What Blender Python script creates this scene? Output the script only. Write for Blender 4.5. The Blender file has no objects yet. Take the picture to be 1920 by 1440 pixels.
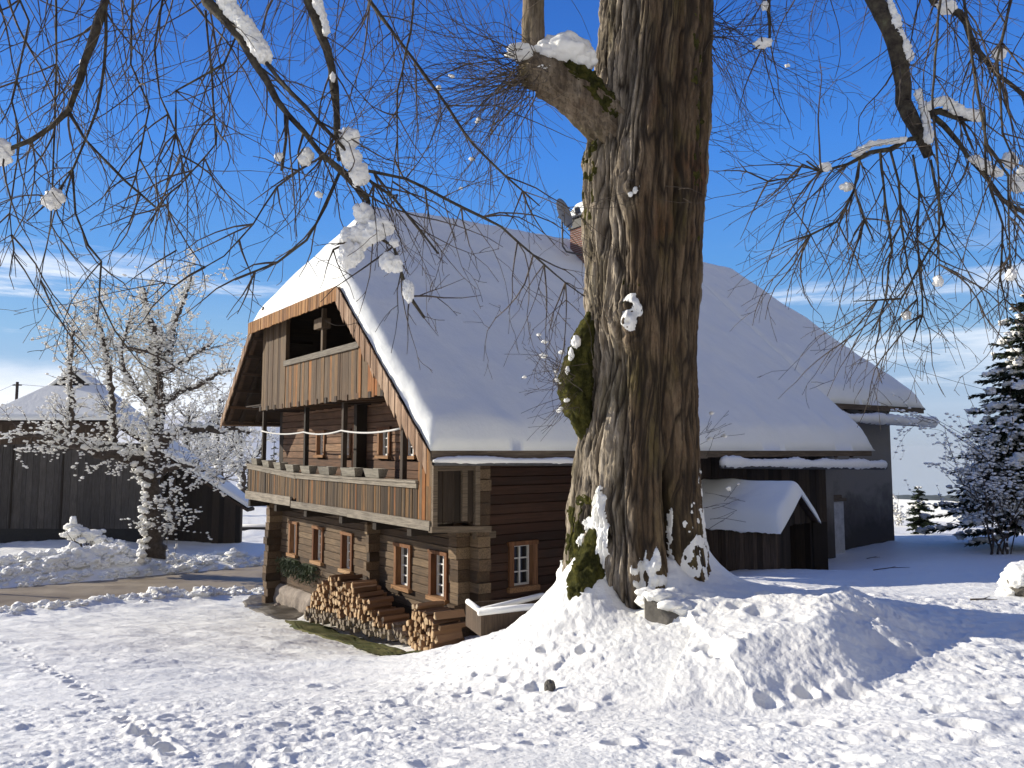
import bpy, math, random
import numpy as np
from mathutils import Vector, Matrix
rnd = random.Random(7)
scene = bpy.context.scene
COL = scene.collection
R = math.radians

# ------------------------------------------------------------------ camera model (eye at the origin, x right, y ahead, z up)
F_PX = 1445.0
PITCH = R(4.94)
CP, SP = math.cos(PITCH), math.sin(PITCH)
def ray(px, py):
    u = (px-960)/F_PX; v = (720-py)/F_PX
    return u, CP-v*SP, SP+v*CP
def at(px, py, Y):
    """the point at depth Y seen at photo pixel px, py"""
    x, y, z = ray(px, py)
    return Vector((x/y*Y, Y, z/y*Y))

cam = bpy.data.cameras.new('camera'); camo = bpy.data.objects.new('camera', cam); COL.objects.link(camo)
cam.sensor_width = 36; cam.lens = F_PX/1920*36; cam.clip_start = .05; cam.clip_end = 9000
camo.location = (0, 0, 0); camo.rotation_euler = (math.pi/2+PITCH, 0, 0)
scene.camera = camo

# ------------------------------------------------------------------ numpy noise
def _hash(ix, iy, iz, s):
    n = (ix*374761393+iy*668265263+iz*1103515245+s*362437) & 0xffffffff
    n = ((n ^ (n >> 13))*1274126177) & 0xffffffff
    n = n ^ (n >> 16)
    return (n & 0xffff)/65535.0
def vnoise(p, s=0):
    p = np.asarray(p, float); i = np.floor(p).astype(np.int64); f = p-i
    f = f*f*f*(f*(f*6-15)+10)
    x, y, z = i[..., 0], i[..., 1], i[..., 2]; fx, fy, fz = f[..., 0], f[..., 1], f[..., 2]
    def L(a, b, t): return a+(b-a)*t
    c = [[[_hash(x+a, y+b, z+d, s) for d in (0, 1)] for b in (0, 1)] for a in (0, 1)]
    return L(L(L(c[0][0][0], c[1][0][0], fx), L(c[0][1][0], c[1][1][0], fx), fy),
             L(L(c[0][0][1], c[1][0][1], fx), L(c[0][1][1], c[1][1][1], fx), fy), fz)
def fbm(p, octv=4, s=0, gain=.5):
    p = np.asarray(p, float); t = 0; a = 1; n = 0
    for k in range(octv):
        t = t+a*vnoise(p*(2.03**k)+k*17.3, s+k); n += a; a *= gain
    return t/n
def sstep(a, b, x):
    t = np.clip((x-a)/(b-a), 0, 1); return t*t*(3-2*t)

# ------------------------------------------------------------------ object helpers
def tag(o, label=None, cat=None, group=None, kind=None):
    if label: o['label'] = label
    if cat: o['category'] = cat
    if group: o['group'] = group
    if kind: o['kind'] = kind
    return o
def empty(name, loc=(0, 0, 0), rz=0, parent=None):
    o = bpy.data.objects.new(name, None); COL.objects.link(o); o.location = loc; o.rotation_euler = (0, 0, rz)
    o.empty_display_size = .2
    if parent: o.parent = parent
    return o
def copy_tree(o, parent=None):
    c = o.copy(); COL.objects.link(c)
    if parent: c.parent = parent
    for ch in list(o.children): copy_tree(ch, c)
    return c
def mesh_np(name, V, Fq, mat, parent=None, smooth=True, attrs=None):
    V = np.asarray(V, np.float32); Fq = np.asarray(Fq, np.int32)
    me = bpy.data.meshes.new(name); k = Fq.shape[1]; n = len(Fq)
    me.vertices.add(len(V)); me.vertices.foreach_set('co', V.ravel())
    me.loops.add(n*k); me.loops.foreach_set('vertex_index', Fq.ravel())
    me.polygons.add(n); me.polygons.foreach_set('loop_start', np.arange(0, n*k, k, dtype=np.int32))
    me.polygons.foreach_set('loop_total', np.full(n, k, np.int32))
    if smooth: me.polygons.foreach_set('use_smooth', np.ones(n, bool))
    for an, av in (attrs or {}).items():
        a = me.attributes.new(an, 'FLOAT', 'POINT'); a.data.foreach_set('value', np.asarray(av, np.float32))
    me.update(calc_edges=True); me.validate()
    for m in (mat if isinstance(mat, (list, tuple)) else [mat]): me.materials.append(m)
    o = bpy.data.objects.new(name, me); COL.objects.link(o)
    if parent: o.parent = parent
    return o
def grid_faces(nu, nv, closed_u=False):
    f = []
    iu = np.arange(nu if closed_u else nu-1); jv = np.arange(nv-1)
    I, J = np.meshgrid(iu, jv, indexing='ij'); I2 = (I+1) % nu
    return np.stack([I*nv+J, I2*nv+J, I2*nv+J+1, I*nv+J+1], -1).reshape(-1, 4)

class MB:
    """collects boxes, bars, tubes and blobs into one mesh"""
    def __init__(s): s.v = []; s.f = []; s.t = []; s.m = []; s.sm = []
    def add(s, vs, fs, tint=.5, mi=0, smooth=False):
        n = len(s.v); s.v += [tuple(v) for v in vs]
        s.t += (list(tint) if hasattr(tint, '__len__') else [tint]*len(vs))
        for f in fs: s.f.append(tuple(i+n for i in f)); s.m.append(mi); s.sm.append(smooth)
    def hexa(s, b, t, tint=.5, mi=0):
        s.add(list(b)+list(t), [(3, 2, 1, 0), (4, 5, 6, 7), (0, 1, 5, 4), (1, 2, 6, 5), (2, 3, 7, 6), (3, 0, 4, 7)], tint, mi)
    def box(s, x0, x1, y0, y1, z0, z1, tint=.5, mi=0):
        x0, x1 = min(x0, x1), max(x0, x1); y0, y1 = min(y0, y1), max(y0, y1); z0, z1 = min(z0, z1), max(z0, z1)
        q = [(x0, y0), (x1, y0), (x1, y1), (x0, y1)]
        s.hexa([(x, y, z0) for x, y in q], [(x, y, z1) for x, y in q], tint, mi)
    def bar(s, p, q, w, h, tint=.5, up=(0, 0, 1), mi=0):
        p = Vector(p); q = Vector(q); d = (q-p).normalized(); up = Vector(up)
        sx = d.cross(up)
        if sx.length < 1e-4: sx = d.cross(Vector((1, 0, 0)))
        sx.normalize(); uz = sx.cross(d).normalized()
        c = [(-w/2, -h/2), (w/2, -h/2), (w/2, h/2), (-w/2, h/2)]
        s.hexa([p+sx*a+uz*b for a, b in c], [q+sx*a+uz*b for a, b in c], tint, mi)
    def tube(s, pts, rad, k=6, tint=.5, cap=True, mi=0, jit=0, squash=None):
        pts = [Vector(p) for p in pts]; n = len(pts)
        if n < 2: return
        if not hasattr(rad, '__len__'): rad = [rad]*n
        ref = Vector((.31, .2, .93)); vs = []; fs = []
        for i, p in enumerate(pts):
            d = (pts[min(i+1, n-1)]-pts[max(i-1, 0)])
            if d.length < 1e-9: d = Vector((0, 0, 1))
            d.normalize(); a = d.cross(ref)
            if a.length < .05: a = d.cross(Vector((1, 0, 0)))
            a.normalize(); b = a.cross(d)
            for j in range(k):
                th = 2*math.pi*j/k; rr = rad[i]*(1+(rnd.uniform(-jit, jit) if jit else 0))
                vs.append(p+a*(math.cos(th)*rr)+b*(math.sin(th)*rr))
        for i in range(n-1):
            for j in range(k): fs.append((i*k+j, i*k+(j+1) % k, (i+1)*k+(j+1) % k, (i+1)*k+j))
        if cap: fs.append(tuple(range(k-1, -1, -1))); fs.append(tuple((n-1)*k+j for j in range(k)))
        s.add(vs, fs, tint, mi, True)
    def blob(s, c, r, sc=(1, 1, 1), jit=.25, sub=1, tint=.5, seed=None, freq=1.6):
        V0, F0 = ICO[sub]; sd = rnd.randint(0, 9999) if seed is None else seed
        k = 1+jit*2*(fbm(V0*freq+sd*3.17, 3, sd % 97)-.5)
        s.add([(c[0]+v[0]*r*sc[0]*a, c[1]+v[1]*r*sc[1]*a, c[2]+v[2]*r*sc[2]*a) for v, a in zip(V0, k)], F0, tint, 0, True)
    def build(s, name, mat, parent=None, off=None):
        me = bpy.data.meshes.new(name)
        V = s.v if off is None else [(a-off[0], b-off[1], c-off[2]) for a, b, c in s.v]
        me.from_pydata(V, [], s.f)
        for m in (mat if isinstance(mat, (list, tuple)) else [mat]): me.materials.append(m)
        me.polygons.foreach_set('material_index', s.m); me.polygons.foreach_set('use_smooth', s.sm)
        a = me.attributes.new('tint', 'FLOAT', 'POINT'); a.data.foreach_set('value', np.asarray(s.t, np.float32))
        me.update()
        o = bpy.data.objects.new(name, me); COL.objects.link(o)
        if parent: o.parent = parent
        return o
def _ico():
    t = (1+5**.5)/2
    V = [(-1, t, 0), (1, t, 0), (-1, -t, 0), (1, -t, 0), (0, -1, t), (0, 1, t), (0, -1, -t), (0, 1, -t), (t, 0, -1), (t, 0, 1), (-t, 0, -1), (-t, 0, 1)]
    V = [Vector(v).normalized() for v in V]
    Fc = [(0, 11, 5), (0, 5, 1), (0, 1, 7), (0, 7, 10), (0, 10, 11), (1, 5, 9), (5, 11, 4), (11, 10, 2), (10, 7, 6), (7, 1, 8),
          (3, 9, 4), (3, 4, 2), (3, 2, 6), (3, 6, 8), (3, 8, 9), (4, 9, 5), (2, 4, 11), (6, 2, 10), (8, 6, 7), (9, 8, 1)]
    out = [(np.array([tuple(v) for v in V]), list(Fc))]
    for _ in range(4):
        c = {}; F2 = []
        def mid(a, b):
            k = (min(a, b), max(a, b))
            if k not in c: V.append(((V[a]+V[b])/2).normalized()); c[k] = len(V)-1
            return c[k]
        for a, b, d in Fc:
            x, y, z = mid(a, b), mid(b, d), mid(d, a); F2 += [(a, x, z), (b, y, x), (d, z, y), (x, y, z)]
        Fc = F2; out.append((np.array([tuple(v) for v in V]), list(Fc)))
    return out
ICO = _ico()

# ------------------------------------------------------------------ materials
class NT:
    def __init__(s, name):
        s.m = bpy.data.materials.new(name); s.m.use_nodes = True; s.t = s.m.node_tree
        s.b = s.t.nodes['Principled BSDF']; s.co = None
    def n(s, ty, **kw):
        x = s.t.nodes.new(ty)
        for k, v in kw.items():
            if k.startswith('i_'): x.inputs[k[2:].replace('_', ' ')].default_value = v
            else: setattr(x, k, v)
        return x
    def l(s, a, b): s.t.links.new(a, b)
    def coord(s, scale=(1, 1, 1), tint_shift=0, kind='Object'):
        tc = s.n('ShaderNodeTexCoord'); mp = s.n('ShaderNodeMapping'); mp.inputs['Scale'].default_value = scale
        out = tc.outputs[kind]
        if tint_shift:
            at_ = s.n('ShaderNodeAttribute', attribute_name='tint')
            mu = s.n('ShaderNodeMath', operation='MULTIPLY'); mu.inputs[1].default_value = tint_shift; s.l(at_.outputs['Fac'], mu.inputs[0])
            ad = s.n('ShaderNodeVectorMath', operation='ADD'); s.l(out, ad.inputs[0]); s.l(mu.outputs[0], ad.inputs[1]); out = ad.outputs[0]
        s.l(out, mp.inputs['Vector']); return mp.outputs[0]
    def noise(s, co, scale=5, detail=4, rough=.6, dist=0):
        x = s.n('ShaderNodeTexNoise'); x.inputs['Scale'].default_value = scale; x.inputs['Detail'].default_value = detail
        x.inputs['Roughness'].default_value = rough; x.inputs['Distortion'].default_value = dist; s.l(co, x.inputs['Vector']); return x.outputs['Fac']
    def ramp(s, fac, stops):
        x = s.n('ShaderNodeValToRGB'); cr = x.color_ramp
        while len(cr.elements) < len(stops): cr.elements.new(.5)
        for e, (p, c) in zip(cr.elements, stops): e.position = p; e.color = (*c, 1) if len(c) == 3 else c
        s.l(fac, x.inputs[0]); return x.outputs[0]
    def mix(s, fac, a, b, mode='MIX'):
        x = s.n('ShaderNodeMix', data_type='RGBA', blend_type=mode)
        for sock, v in ((x.inputs[0], fac), (x.inputs[6], a), (x.inputs[7], b)):
            if isinstance(v, (int, float)): sock.default_value = v
            elif isinstance(v, tuple): sock.default_value = (*v, 1)
            else: s.l(v, sock)
        return x.outputs[2]
    def attr(s, name): return s.n('ShaderNodeAttribute', attribute_name=name).outputs['Fac']
    def math(s, op, a, b=0.):
        x = s.n('ShaderNodeMath', operation=op)
        for k, v in ((0, a), (1, b)):
            if isinstance(v, (int, float)): x.inputs[k].default_value = v
            else: s.l(v, x.inputs[k])
        return x.outputs[0]
    def bump(s, h, strength=.5, dist=.02, prev=None):
        x = s.n('ShaderNodeBump'); x.inputs['Strength'].default_value = strength; x.inputs['Distance'].default_value = dist
        s.l(h, x.inputs['Height'])
        if prev: s.l(prev, x.inputs['Normal'])
        return x.outputs[0]
    def done(s, col, rough=.8, normal=None, spec=.3, **kw):
        if isinstance(col, tuple): s.b.inputs['Base Color'].default_value = (*col, 1)
        else: s.l(col, s.b.inputs['Base Color'])
        if isinstance(rough, (int, float)): s.b.inputs['Roughness'].default_value = rough
        else: s.l(rough, s.b.inputs['Roughness'])
        s.b.inputs['Specular IOR Level'].default_value = spec
        if normal: s.l(normal, s.b.inputs['Normal'])
        for k, v in kw.items(): s.b.inputs[k.replace('_', ' ')].default_value = v
        return s.m

M = {}
def snow_mat(name, fine=40, mid=7, sf=.35, sm=.4, dm=.05, col=(.91, .89, .835), df=.012):
    t = NT(name); co = t.coord()
    a = t.noise(co, fine, 4, .7); b = t.noise(co, mid, 5, .62)
    nrm = t.bump(b, sm, dm); nrm = t.bump(a, sf, df, nrm)
    c = t.mix(t.ramp(t.noise(co, 1.3, 4), [(.35, (0, 0, 0)), (.7, (1, 1, 1))]), col, tuple(min(.93, x*1.035) for x in col))
    return t.done(c, .55, nrm, .25)
M['snow'] = snow_mat('snow_ground', 55, 9, .5, .5, .04)
M['snow_roof'] = snow_mat('snow_on_roof', 25, 2.2, .26, .34, .08, (.88, .88, .82))
M['snow_clump'] = snow_mat('snow_clump', 45, 12, .4, .5, .03)
M['snow_far'] = snow_mat('snow_far', 3, .4, .3, .4, .3)

def board_mat(name, stops, axis='z', grain=(14, 60), dirt=.35, rough=.8, shift=41.):
    """weathered boards: the tint of each board picks its colour, the grain runs along its axis"""
    t = NT(name); g, x = .9, 1.
    sc = {'z': (1, 1, .05), 'y': (1, .05, 1), 'x': (.05, 1, 1)}[axis]
    co = t.coord(sc, shift); co2 = t.coord((1, 1, 1), 3.)
    n1 = t.noise(co, grain[0], 5, .65, .4); n2 = t.noise(co, grain[1], 4, .7)
    f = t.math('ADD', t.math('MULTIPLY', t.attr('tint'), .72), t.math('MULTIPLY', n1, .42)); f = t.math('SUBTRACT', f, .08)
    c = t.ramp(f, stops)
    c = t.mix(t.math('MULTIPLY', t.ramp(n2, [(.38, (1, 1, 1)), (.62, (0, 0, 0))]), .55), c, (.02, .014, .009), 'MIX')
    n3 = t.noise(co2, 1.7, 4, .6)
    c = t.mix(t.math('MULTIPLY', t.ramp(n3, [(.45, (0, 0, 0)), (.75, (1, 1, 1))]), dirt), c, (.035, .03, .026))
    nrm = t.bump(n2, .5, .006); nrm = t.bump(n1, .5, .015, nrm)
    return t.done(c, rough, nrm, .2)
M['cladding'] = board_mat('weathered_cladding', [(.1, (0.032, 0.015, 0.007)), (.3, (0.092, 0.049, 0.022)), (.48, (0.147, 0.102, 0.064)), (.62, (0.184, 0.113, 0.054)), (.78, (0.331, 0.143, 0.041)), (.95, (0.294, 0.080, 0.016))], 'z')
M['rail_board'] = board_mat('balcony_boards', [(.1, (0.026, 0.015, 0.007)), (.35, (0.075, 0.046, 0.024)), (.55, (0.132, 0.089, 0.050)), (.75, (0.211, 0.115, 0.044)), (.92, (0.282, 0.082, 0.016))], 'z')
M['dark_board'] = board_mat('dark_boards', [(.1, (.012, .009, .007)), (.5, (.04, .029, .021)), (.9, (.085, .058, .038))], 'z')
M['grey_board'] = board_mat('grey_barn_boards', [(.1, (.035, .032, .03)), (.5, (.085, .078, .072)), (.9, (.14, .125, .11))], 'z', (9, 40), .4)
M['log'] = board_mat('hewn_logs', [(.1, (0.047, 0.028, 0.015)), (.4, (0.122, 0.077, 0.045)), (.65, (0.179, 0.121, 0.073)), (.9, (0.264, 0.182, 0.105))], 'y', (5, 34), .5)
M['log_red'] = board_mat('red_stained_logs', [(.1, (0.060, 0.027, 0.016)), (.4, (0.162, 0.084, 0.049)), (.65, (0.248, 0.137, 0.078)), (.9, (0.356, 0.210, 0.117))], 'y', (5, 34), .4)
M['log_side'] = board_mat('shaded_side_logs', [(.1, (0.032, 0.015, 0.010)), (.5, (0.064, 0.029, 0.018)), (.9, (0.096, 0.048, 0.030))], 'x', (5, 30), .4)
M['beam_y'] = board_mat('grey_beam', [(.1, (.1, .085, .065)), (.5, (.22, .19, .15)), (.9, (.36, .31, .24))], 'y', (6, 40), .3)
M['beam_x'] = board_mat('eave_beam', [(.1, (.09, .065, .045)), (.5, (.19, .145, .1)), (.9, (.3, .235, .165))], 'x', (6, 40), .3)
M['post'] = board_mat('dark_post', [(.1, (.02, .015, .011)), (.9, (.075, .055, .04))], 'z', (8, 40), .3)
M['fascia'] = board_mat('orange_shingle', [(.1, (.16, .068, .022)), (.5, (.36, .165, .052)), (.9, (.48, .26, .1))], 'z', (9, 40), .15)
M['shingle'] = board_mat('verge_shingle', [(.1, (.18, .1, .055)), (.5, (.36, .225, .14)), (.9, (.5, .35, .235))], 'z', (9, 40), .2)
M['roof_wood'] = board_mat('roof_boards', [(.1, (.02, .014, .01)), (.5, (.06, .038, .025)), (.9, (.14, .075, .04))], 'x', (7, 40), .3)
M['casing'] = board_mat('window_casing', [(.1, (.13, .05, .022)), (.5, (.24, .108, .048)), (.9, (.36, .19, .095))], 'z', (9, 40), .15)
M['sill'] = board_mat('window_sill', [(.1, (.34, .17, .075)), (.9, (.5, .32, .17))], 'y', (9, 40), .1)
M['planter'] = board_mat('planter_boards', [(.1, (0.190, 0.171, 0.135)), (.9, (0.399, 0.361, 0.288))], 'y', (9, 40), .35)
M['shed_board'] = board_mat('shed_boards', [(.1, (.045, .03, .02)), (.5, (.115, .08, .055)), (.9, (.18, .125, .085))], 'z', (9, 40), .4)
def simple(name, col, rough=.7, spec=.3, nscale=8, nstr=.3, nd=.01, var=.35, **kw):
    t = NT(name); co = t.coord(); n = t.noise(co, nscale, 5, .65)
    c = t.mix(t.ramp(n, [(.3, (0, 0, 0)), (.7, (1, 1, 1))]), tuple(x*(1-var) for x in col), tuple(min(1, x*(1+var)) for x in col))
    return t.done(c, rough, t.bump(n, nstr, nd), spec, **kw)
M['white'] = simple('white_sash_paint', (.7, .68, .63), .5, .3, 20, .1, .002, .08)
t = NT('window_glass'); M['glass'] = t.done((.012, .014, .017), .04, t.bump(t.noise(t.coord(), 3, 2), .08, .02), .8)
M['plaster'] = None
t = NT('old_plaster'); co = t.coord(); a = t.noise(co, .9, 6, .65, .6); b = t.noise(co, 14, 5, .7)
sx = t.n('ShaderNodeSeparateXYZ'); t.l(co, sx.inputs[0])
hz = t.math('MULTIPLY_ADD', sx.outputs['Z'], .35); hz.node.inputs[2].default_value = -.72   # damp stains rise from the foot of the wall
f = t.math('ADD', t.math('SUBTRACT', a, hz), -.1)
c = t.ramp(f, [(.22, (.27, .255, .235)), (.45, (.15, .138, .128)), (.72, (.06, .055, .052))])
c = t.mix(t.math('MULTIPLY', b, .3), c, (.1, .09, .085)); M['plaster'] = t.done(c, .9, t.bump(b, .5, .02), .15)
M['white_plaster'] = simple('white_plaster', (.5, .5, .5), .9, .15, 6, .3, .01, .2)
t = NT('brick'); co = t.coord(); br = t.n('ShaderNodeTexBrick'); t.l(co, br.inputs['Vector']); br.inputs['Scale'].default_value = 1
mpn = br.inputs['Vector'].links[0].from_node; mpn.inputs['Rotation'].default_value = (R(90), 0, 0)
br.inputs['Brick Width'].default_value = .25; br.inputs['Row Height'].default_value = .075; br.inputs['Mortar Size'].default_value = .012
br.inputs['Color1'].default_value = (.13, .055, .04, 1); br.inputs['Color2'].default_value = (.2, .09, .06, 1); br.inputs['Mortar'].default_value = (.25, .22, .2, 1)
M['brick'] = t.done(br.outputs['Color'], .9, t.bump(br.outputs['Fac'], -.5, .01), .2)
M['black'] = simple('sooty_iron', (.015, .014, .013), .6, .3)
M['metal'] = simple('grey_painted_metal', (.2, .195, .185), .45, .4, 12, .05, .002, .1)
M['metal_dark'] = simple('dark_metal', (.07, .07, .07), .5, .4)
M['stone'] = simple('field_stone', (.2, .175, .15), .9, .2, 5, .7, .04, .45)
M['foundation'] = simple('foundation_stone', (.24, .2, .165), .9, .2, 2.2, .9, .08, .5)
M['rock'] = simple('dark_rock', (.11, .1, .085), .85, .25, 6, .8, .03, .5)
t = NT('asphalt'); co = t.coord((1, 1, 1)); n1 = t.noise(co, .5, 5, .6, 1); n2 = t.noise(co, 60, 3, .7)
rot = t.coord((.06, 1.1, 1)); rot.node.inputs['Rotation'].default_value = (0, 0, R(-36.1)); n3 = t.noise(rot, 1.1, 4, .6)
c = t.ramp(t.math('ADD', t.math('MULTIPLY', n1, .5), t.math('MULTIPLY', n3, .5)), [(.35, (.20, .155, .105)), (.5, (.32, .26, .185)), (.65, (.42, .35, .26))])
M['asphalt'] = t.done(c, t.ramp(n3, [(.4, (.5, .5, .5)), (.6, (.8, .8, .8))]), t.bump(n2, .4, .008), .35)
t = NT('wet_path'); co = t.coord(); n1 = t.noise(co, 1.2, 5, .65, .8); n2 = t.noise(co, 40, 3, .7)
c = t.ramp(n1, [(.33, (.05, .042, .032)), (.52, (.13, .11, .085)), (.7, (.26, .23, .185))]); M['path'] = t.done(c, t.ramp(n1, [(.4, (.35, .35, .35)), (.6, (.75, .75, .75))]), t.bump(n2, .5, .01), .4)
t = NT('grass'); co = t.coord(); c = t.mix(t.ramp(t.noise(co, 2.5, 4), [(.35, (0, 0, 0)), (.65, (1, 1, 1))]), (.05, .06, .014), (.12, .105, .035)); M['grass'] = t.done(c, .85, None, .2)
t = NT('moss'); co = t.coord(); n = t.noise(co, 9, 5, .7); c = t.ramp(n, [(.3, (.016, .015, .005)), (.5, (.055, .055, .014)), (.7, (.125, .108, .025))])
M['moss'] = t.done(c, .95, t.bump(t.noise(t.coord((1, 1, .4)), 38, 4, .75), 1., .035), .1)
# bark of the great tree: long stringy plates, browner wood where the bark has gone, green algae
t = NT('old_bark'); co = t.coord((1, 1, .16)); co1 = t.coord((1, 1, 1))
n1 = t.noise(co, 7, 6, .65, .5); n2 = t.noise(co, 26, 5, .7, .3); n3 = t.noise(co1, 1.1, 4, .6); n4 = t.noise(t.coord((1, 1, .35)), 2.1, 4, .6)
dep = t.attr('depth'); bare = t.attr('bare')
c = t.ramp(n1, [(.3, (.14, .108, .076)), (.5, (.32, .265, .195)), (.7, (.55, .47, .365))])
cb = t.ramp(n1, [(.3, (.06, .037, .021)), (.5, (.145, .098, .057)), (.72, (.25, .18, .108))])
c = t.mix(bare, c, cb)
c = t.mix(t.math('MULTIPLY', t.ramp(n4, [(.52, (0, 0, 0)), (.68, (1, 1, 1))]), .5), c, (.10, .088, .02))
c = t.mix(t.math('MULTIPLY', t.ramp(n3, [(.55, (0, 0, 0)), (.7, (1, 1, 1))]), t.math('MULTIPLY', bare, .6)), c, (.16, .07, .035))
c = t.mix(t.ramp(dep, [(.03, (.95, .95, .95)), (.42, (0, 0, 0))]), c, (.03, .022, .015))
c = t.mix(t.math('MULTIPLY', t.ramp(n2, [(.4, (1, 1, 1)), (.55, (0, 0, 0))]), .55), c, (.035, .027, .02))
nr = t.bump(n1, .8, .05); nr = t.bump(n2, .8, .022, nr); M['bark'] = t.done(c, .9, nr, .15)
t = NT('twig_bark'); co = t.coord(); n = t.noise(co, 8, 4, .7); c = t.ramp(n, [(.35, (.04, .031, .024)), (.55, (.095, .073, .055)), (.75, (.17, .138, .105))])
M['twig'] = t.done(c, .8, t.bump(t.noise(co, 60, 3), .5, .006), .25)
t = NT('limb_bark'); co = t.coord(); n = t.noise(co, 9, 5, .7); c = t.ramp(n, [(.35, (.025, .02, .016)), (.55, (.075, .062, .045)), (.68, (.11, .105, .06)), (.8, (.17, .16, .12))])
M['limb'] = t.done(c, .85, t.bump(t.noise(co, 30, 4, .7), .8, .02), .2)
M['far_twig'] = simple('orchard_bark', (.07, .055, .045), .85, .2, 9, .6, .02, .5)
M['needle'] = simple('spruce_needles', (.035, .05, .022), .7, .25, 2.5, .0, .01, .45)
M['firewood_end'] = None
t = NT('split_wood'); co = t.coord((1, 1, 1), 0); oi = t.n('ShaderNodeObjectInfo'); n = t.noise(co, 22, 4, .7, .5)
f = t.math('ADD', t.math('MULTIPLY', oi.outputs['Random'], .6), t.math('MULTIPLY', n, .45))
c = t.ramp(f, [(.2, (.26, .16, .085)), (.45, (.47, .31, .17)), (.7, (.58, .42, .25)), (.9, (.40, .32, .23))]); M['firewood_end'] = t.done(c, .85, t.bump(n, .5, .01), .2)
t = NT('split_wood_side'); co = t.coord((.1, 1, 1)); oi = t.n('ShaderNodeObjectInfo'); n = t.noise(co, 22, 4, .7, .5)
f = t.math('ADD', t.math('MULTIPLY', oi.outputs['Random'], .6), t.math('MULTIPLY', n, .45))
c = t.ramp(f, [(.25, (.09, .05, .03)), (.55, (.24, .13, .065)), (.85, (.36, .21, .11))]); M['firewood_side'] = t.done(c, .85, t.bump(n, .6, .015), .2)
t = NT('old_split_wood'); co = t.coord(); n = t.noise(co, 14, 4, .7); c = t.ramp(n, [(.3, (.09, .07, .05)), (.5, (.24, .195, .145)), (.7, (.40, .335, .25))]); M['old_wood'] = t.done(c, .9, t.bump(n, .5, .01), .2)
M['rope'] = simple('pale_rope', (.6, .58, .54), .8, .2, 20, .1, .002, .1)
M['leaf'] = simple('dry_leaf', (.16, .06, .025), .8, .2)
# ------------------------------------------------------------------ light and sky
SUN_AZ, SUN_EL = R(-75), R(20.5)      # azimuth from +y towards +x
to_sun = Vector((math.sin(SUN_AZ)*math.cos(SUN_EL), math.cos(SUN_AZ)*math.cos(SUN_EL), math.sin(SUN_EL)))
sl = bpy.data.lights.new('sun', 'SUN'); sl.energy = 5.0; sl.angle = R(.53); sl.color = (1, .93, .79)
so = bpy.data.objects.new('sun', sl); COL.objects.link(so); so.rotation_euler = (-to_sun).to_track_quat('-Z', 'Y').to_euler(); so.location = to_sun*60
w = bpy.data.worlds.new('World'); scene.world = w; w.use_nodes = True; wt = w.node_tree
def wn(ty, **kw):
    x = wt.nodes.new(ty)
    for k, v in kw.items(): setattr(x, k, v)
    return x
def wm(op, a, b=0., c=None):
    x = wn('ShaderNodeMath', operation=op)
    for k, v in ((0, a), (1, b), (2, c)):
        if v is None: continue
        if isinstance(v, (int, float)): x.inputs[k].default_value = v
        else: wt.links.new(v, x.inputs[k])
    return x.outputs[0]
def wmap(v, a, b, lo=0., hi=1.):
    x = wn('ShaderNodeMapRange', interpolation_type='SMOOTHSTEP'); wt.links.new(v, x.inputs[0])
    for k, q in zip((1, 2, 3, 4), (a, b, lo, hi)): x.inputs[k].default_value = q
    return x.outputs[0]
def wmix(f, a, b, mode='MIX'):
    x = wn('ShaderNodeMix', data_type='RGBA', blend_type=mode)
    for s_, v in ((x.inputs[0], f), (x.inputs[6], a), (x.inputs[7], b)):
        if isinstance(v, (int, float)): s_.default_value = v
        elif isinstance(v, tuple): s_.default_value = (*v, 1)
        else: wt.links.new(v, s_)
    return x.outputs[2]
bg = wt.nodes['Background']; bg.inputs[1].default_value = .1
tc = wn('ShaderNodeTexCoord'); sp = wn('ShaderNodeSeparateXYZ'); wt.links.new(tc.outputs['Generated'], sp.inputs[0])
zc = wm('MAXIMUM', sp.outputs[2], .015); cb = wn('ShaderNodeCombineXYZ')
wt.links.new(sp.outputs[0], cb.inputs[0]); wt.links.new(sp.outputs[1], cb.inputs[1]); wt.links.new(zc, cb.inputs[2])
sky = wn('ShaderNodeTexSky', sky_type='NISHITA'); sky.sun_disc = False; sky.sun_elevation = SUN_EL; sky.sun_rotation = SUN_AZ
sky.altitude = 900; sky.air_density = 1.0; sky.dust_density = .25; sky.ozone_density = 3.0
wt.links.new(cb.outputs[0], sky.inputs[0])
# the clear air as the photograph shows it: deep blue overhead, paling to grey lilac haze low down
EXPO = .34
rp = wn('ShaderNodeValToRGB'); wt.links.new(wm('MAXIMUM', sp.outputs[2], 0.), rp.inputs[0]); cr = rp.color_ramp
stops = [(0, (.36, .45, .62)), (.05, (.42, .545, .76)), (.14, (.27, .50, .80)), (.22, (.115, .37, .85)), (.36, (.055, .275, .88)), (.46, (.033, .19, .72)), (.62, (.018, .11, .50)), (1, (.008, .05, .27))]
while len(cr.elements) < len(stops): cr.elements.new(.5)
for e, (p_, c_) in zip(cr.elements, stops): e.position = p_; e.color = (*c_, 1)
k = 1/(.1*2**EXPO)
blue = wmix(1., rp.outputs[0], (k, k, k), 'MULTIPLY')
col = wmix(.82, sky.outputs[0], blue)
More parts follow.
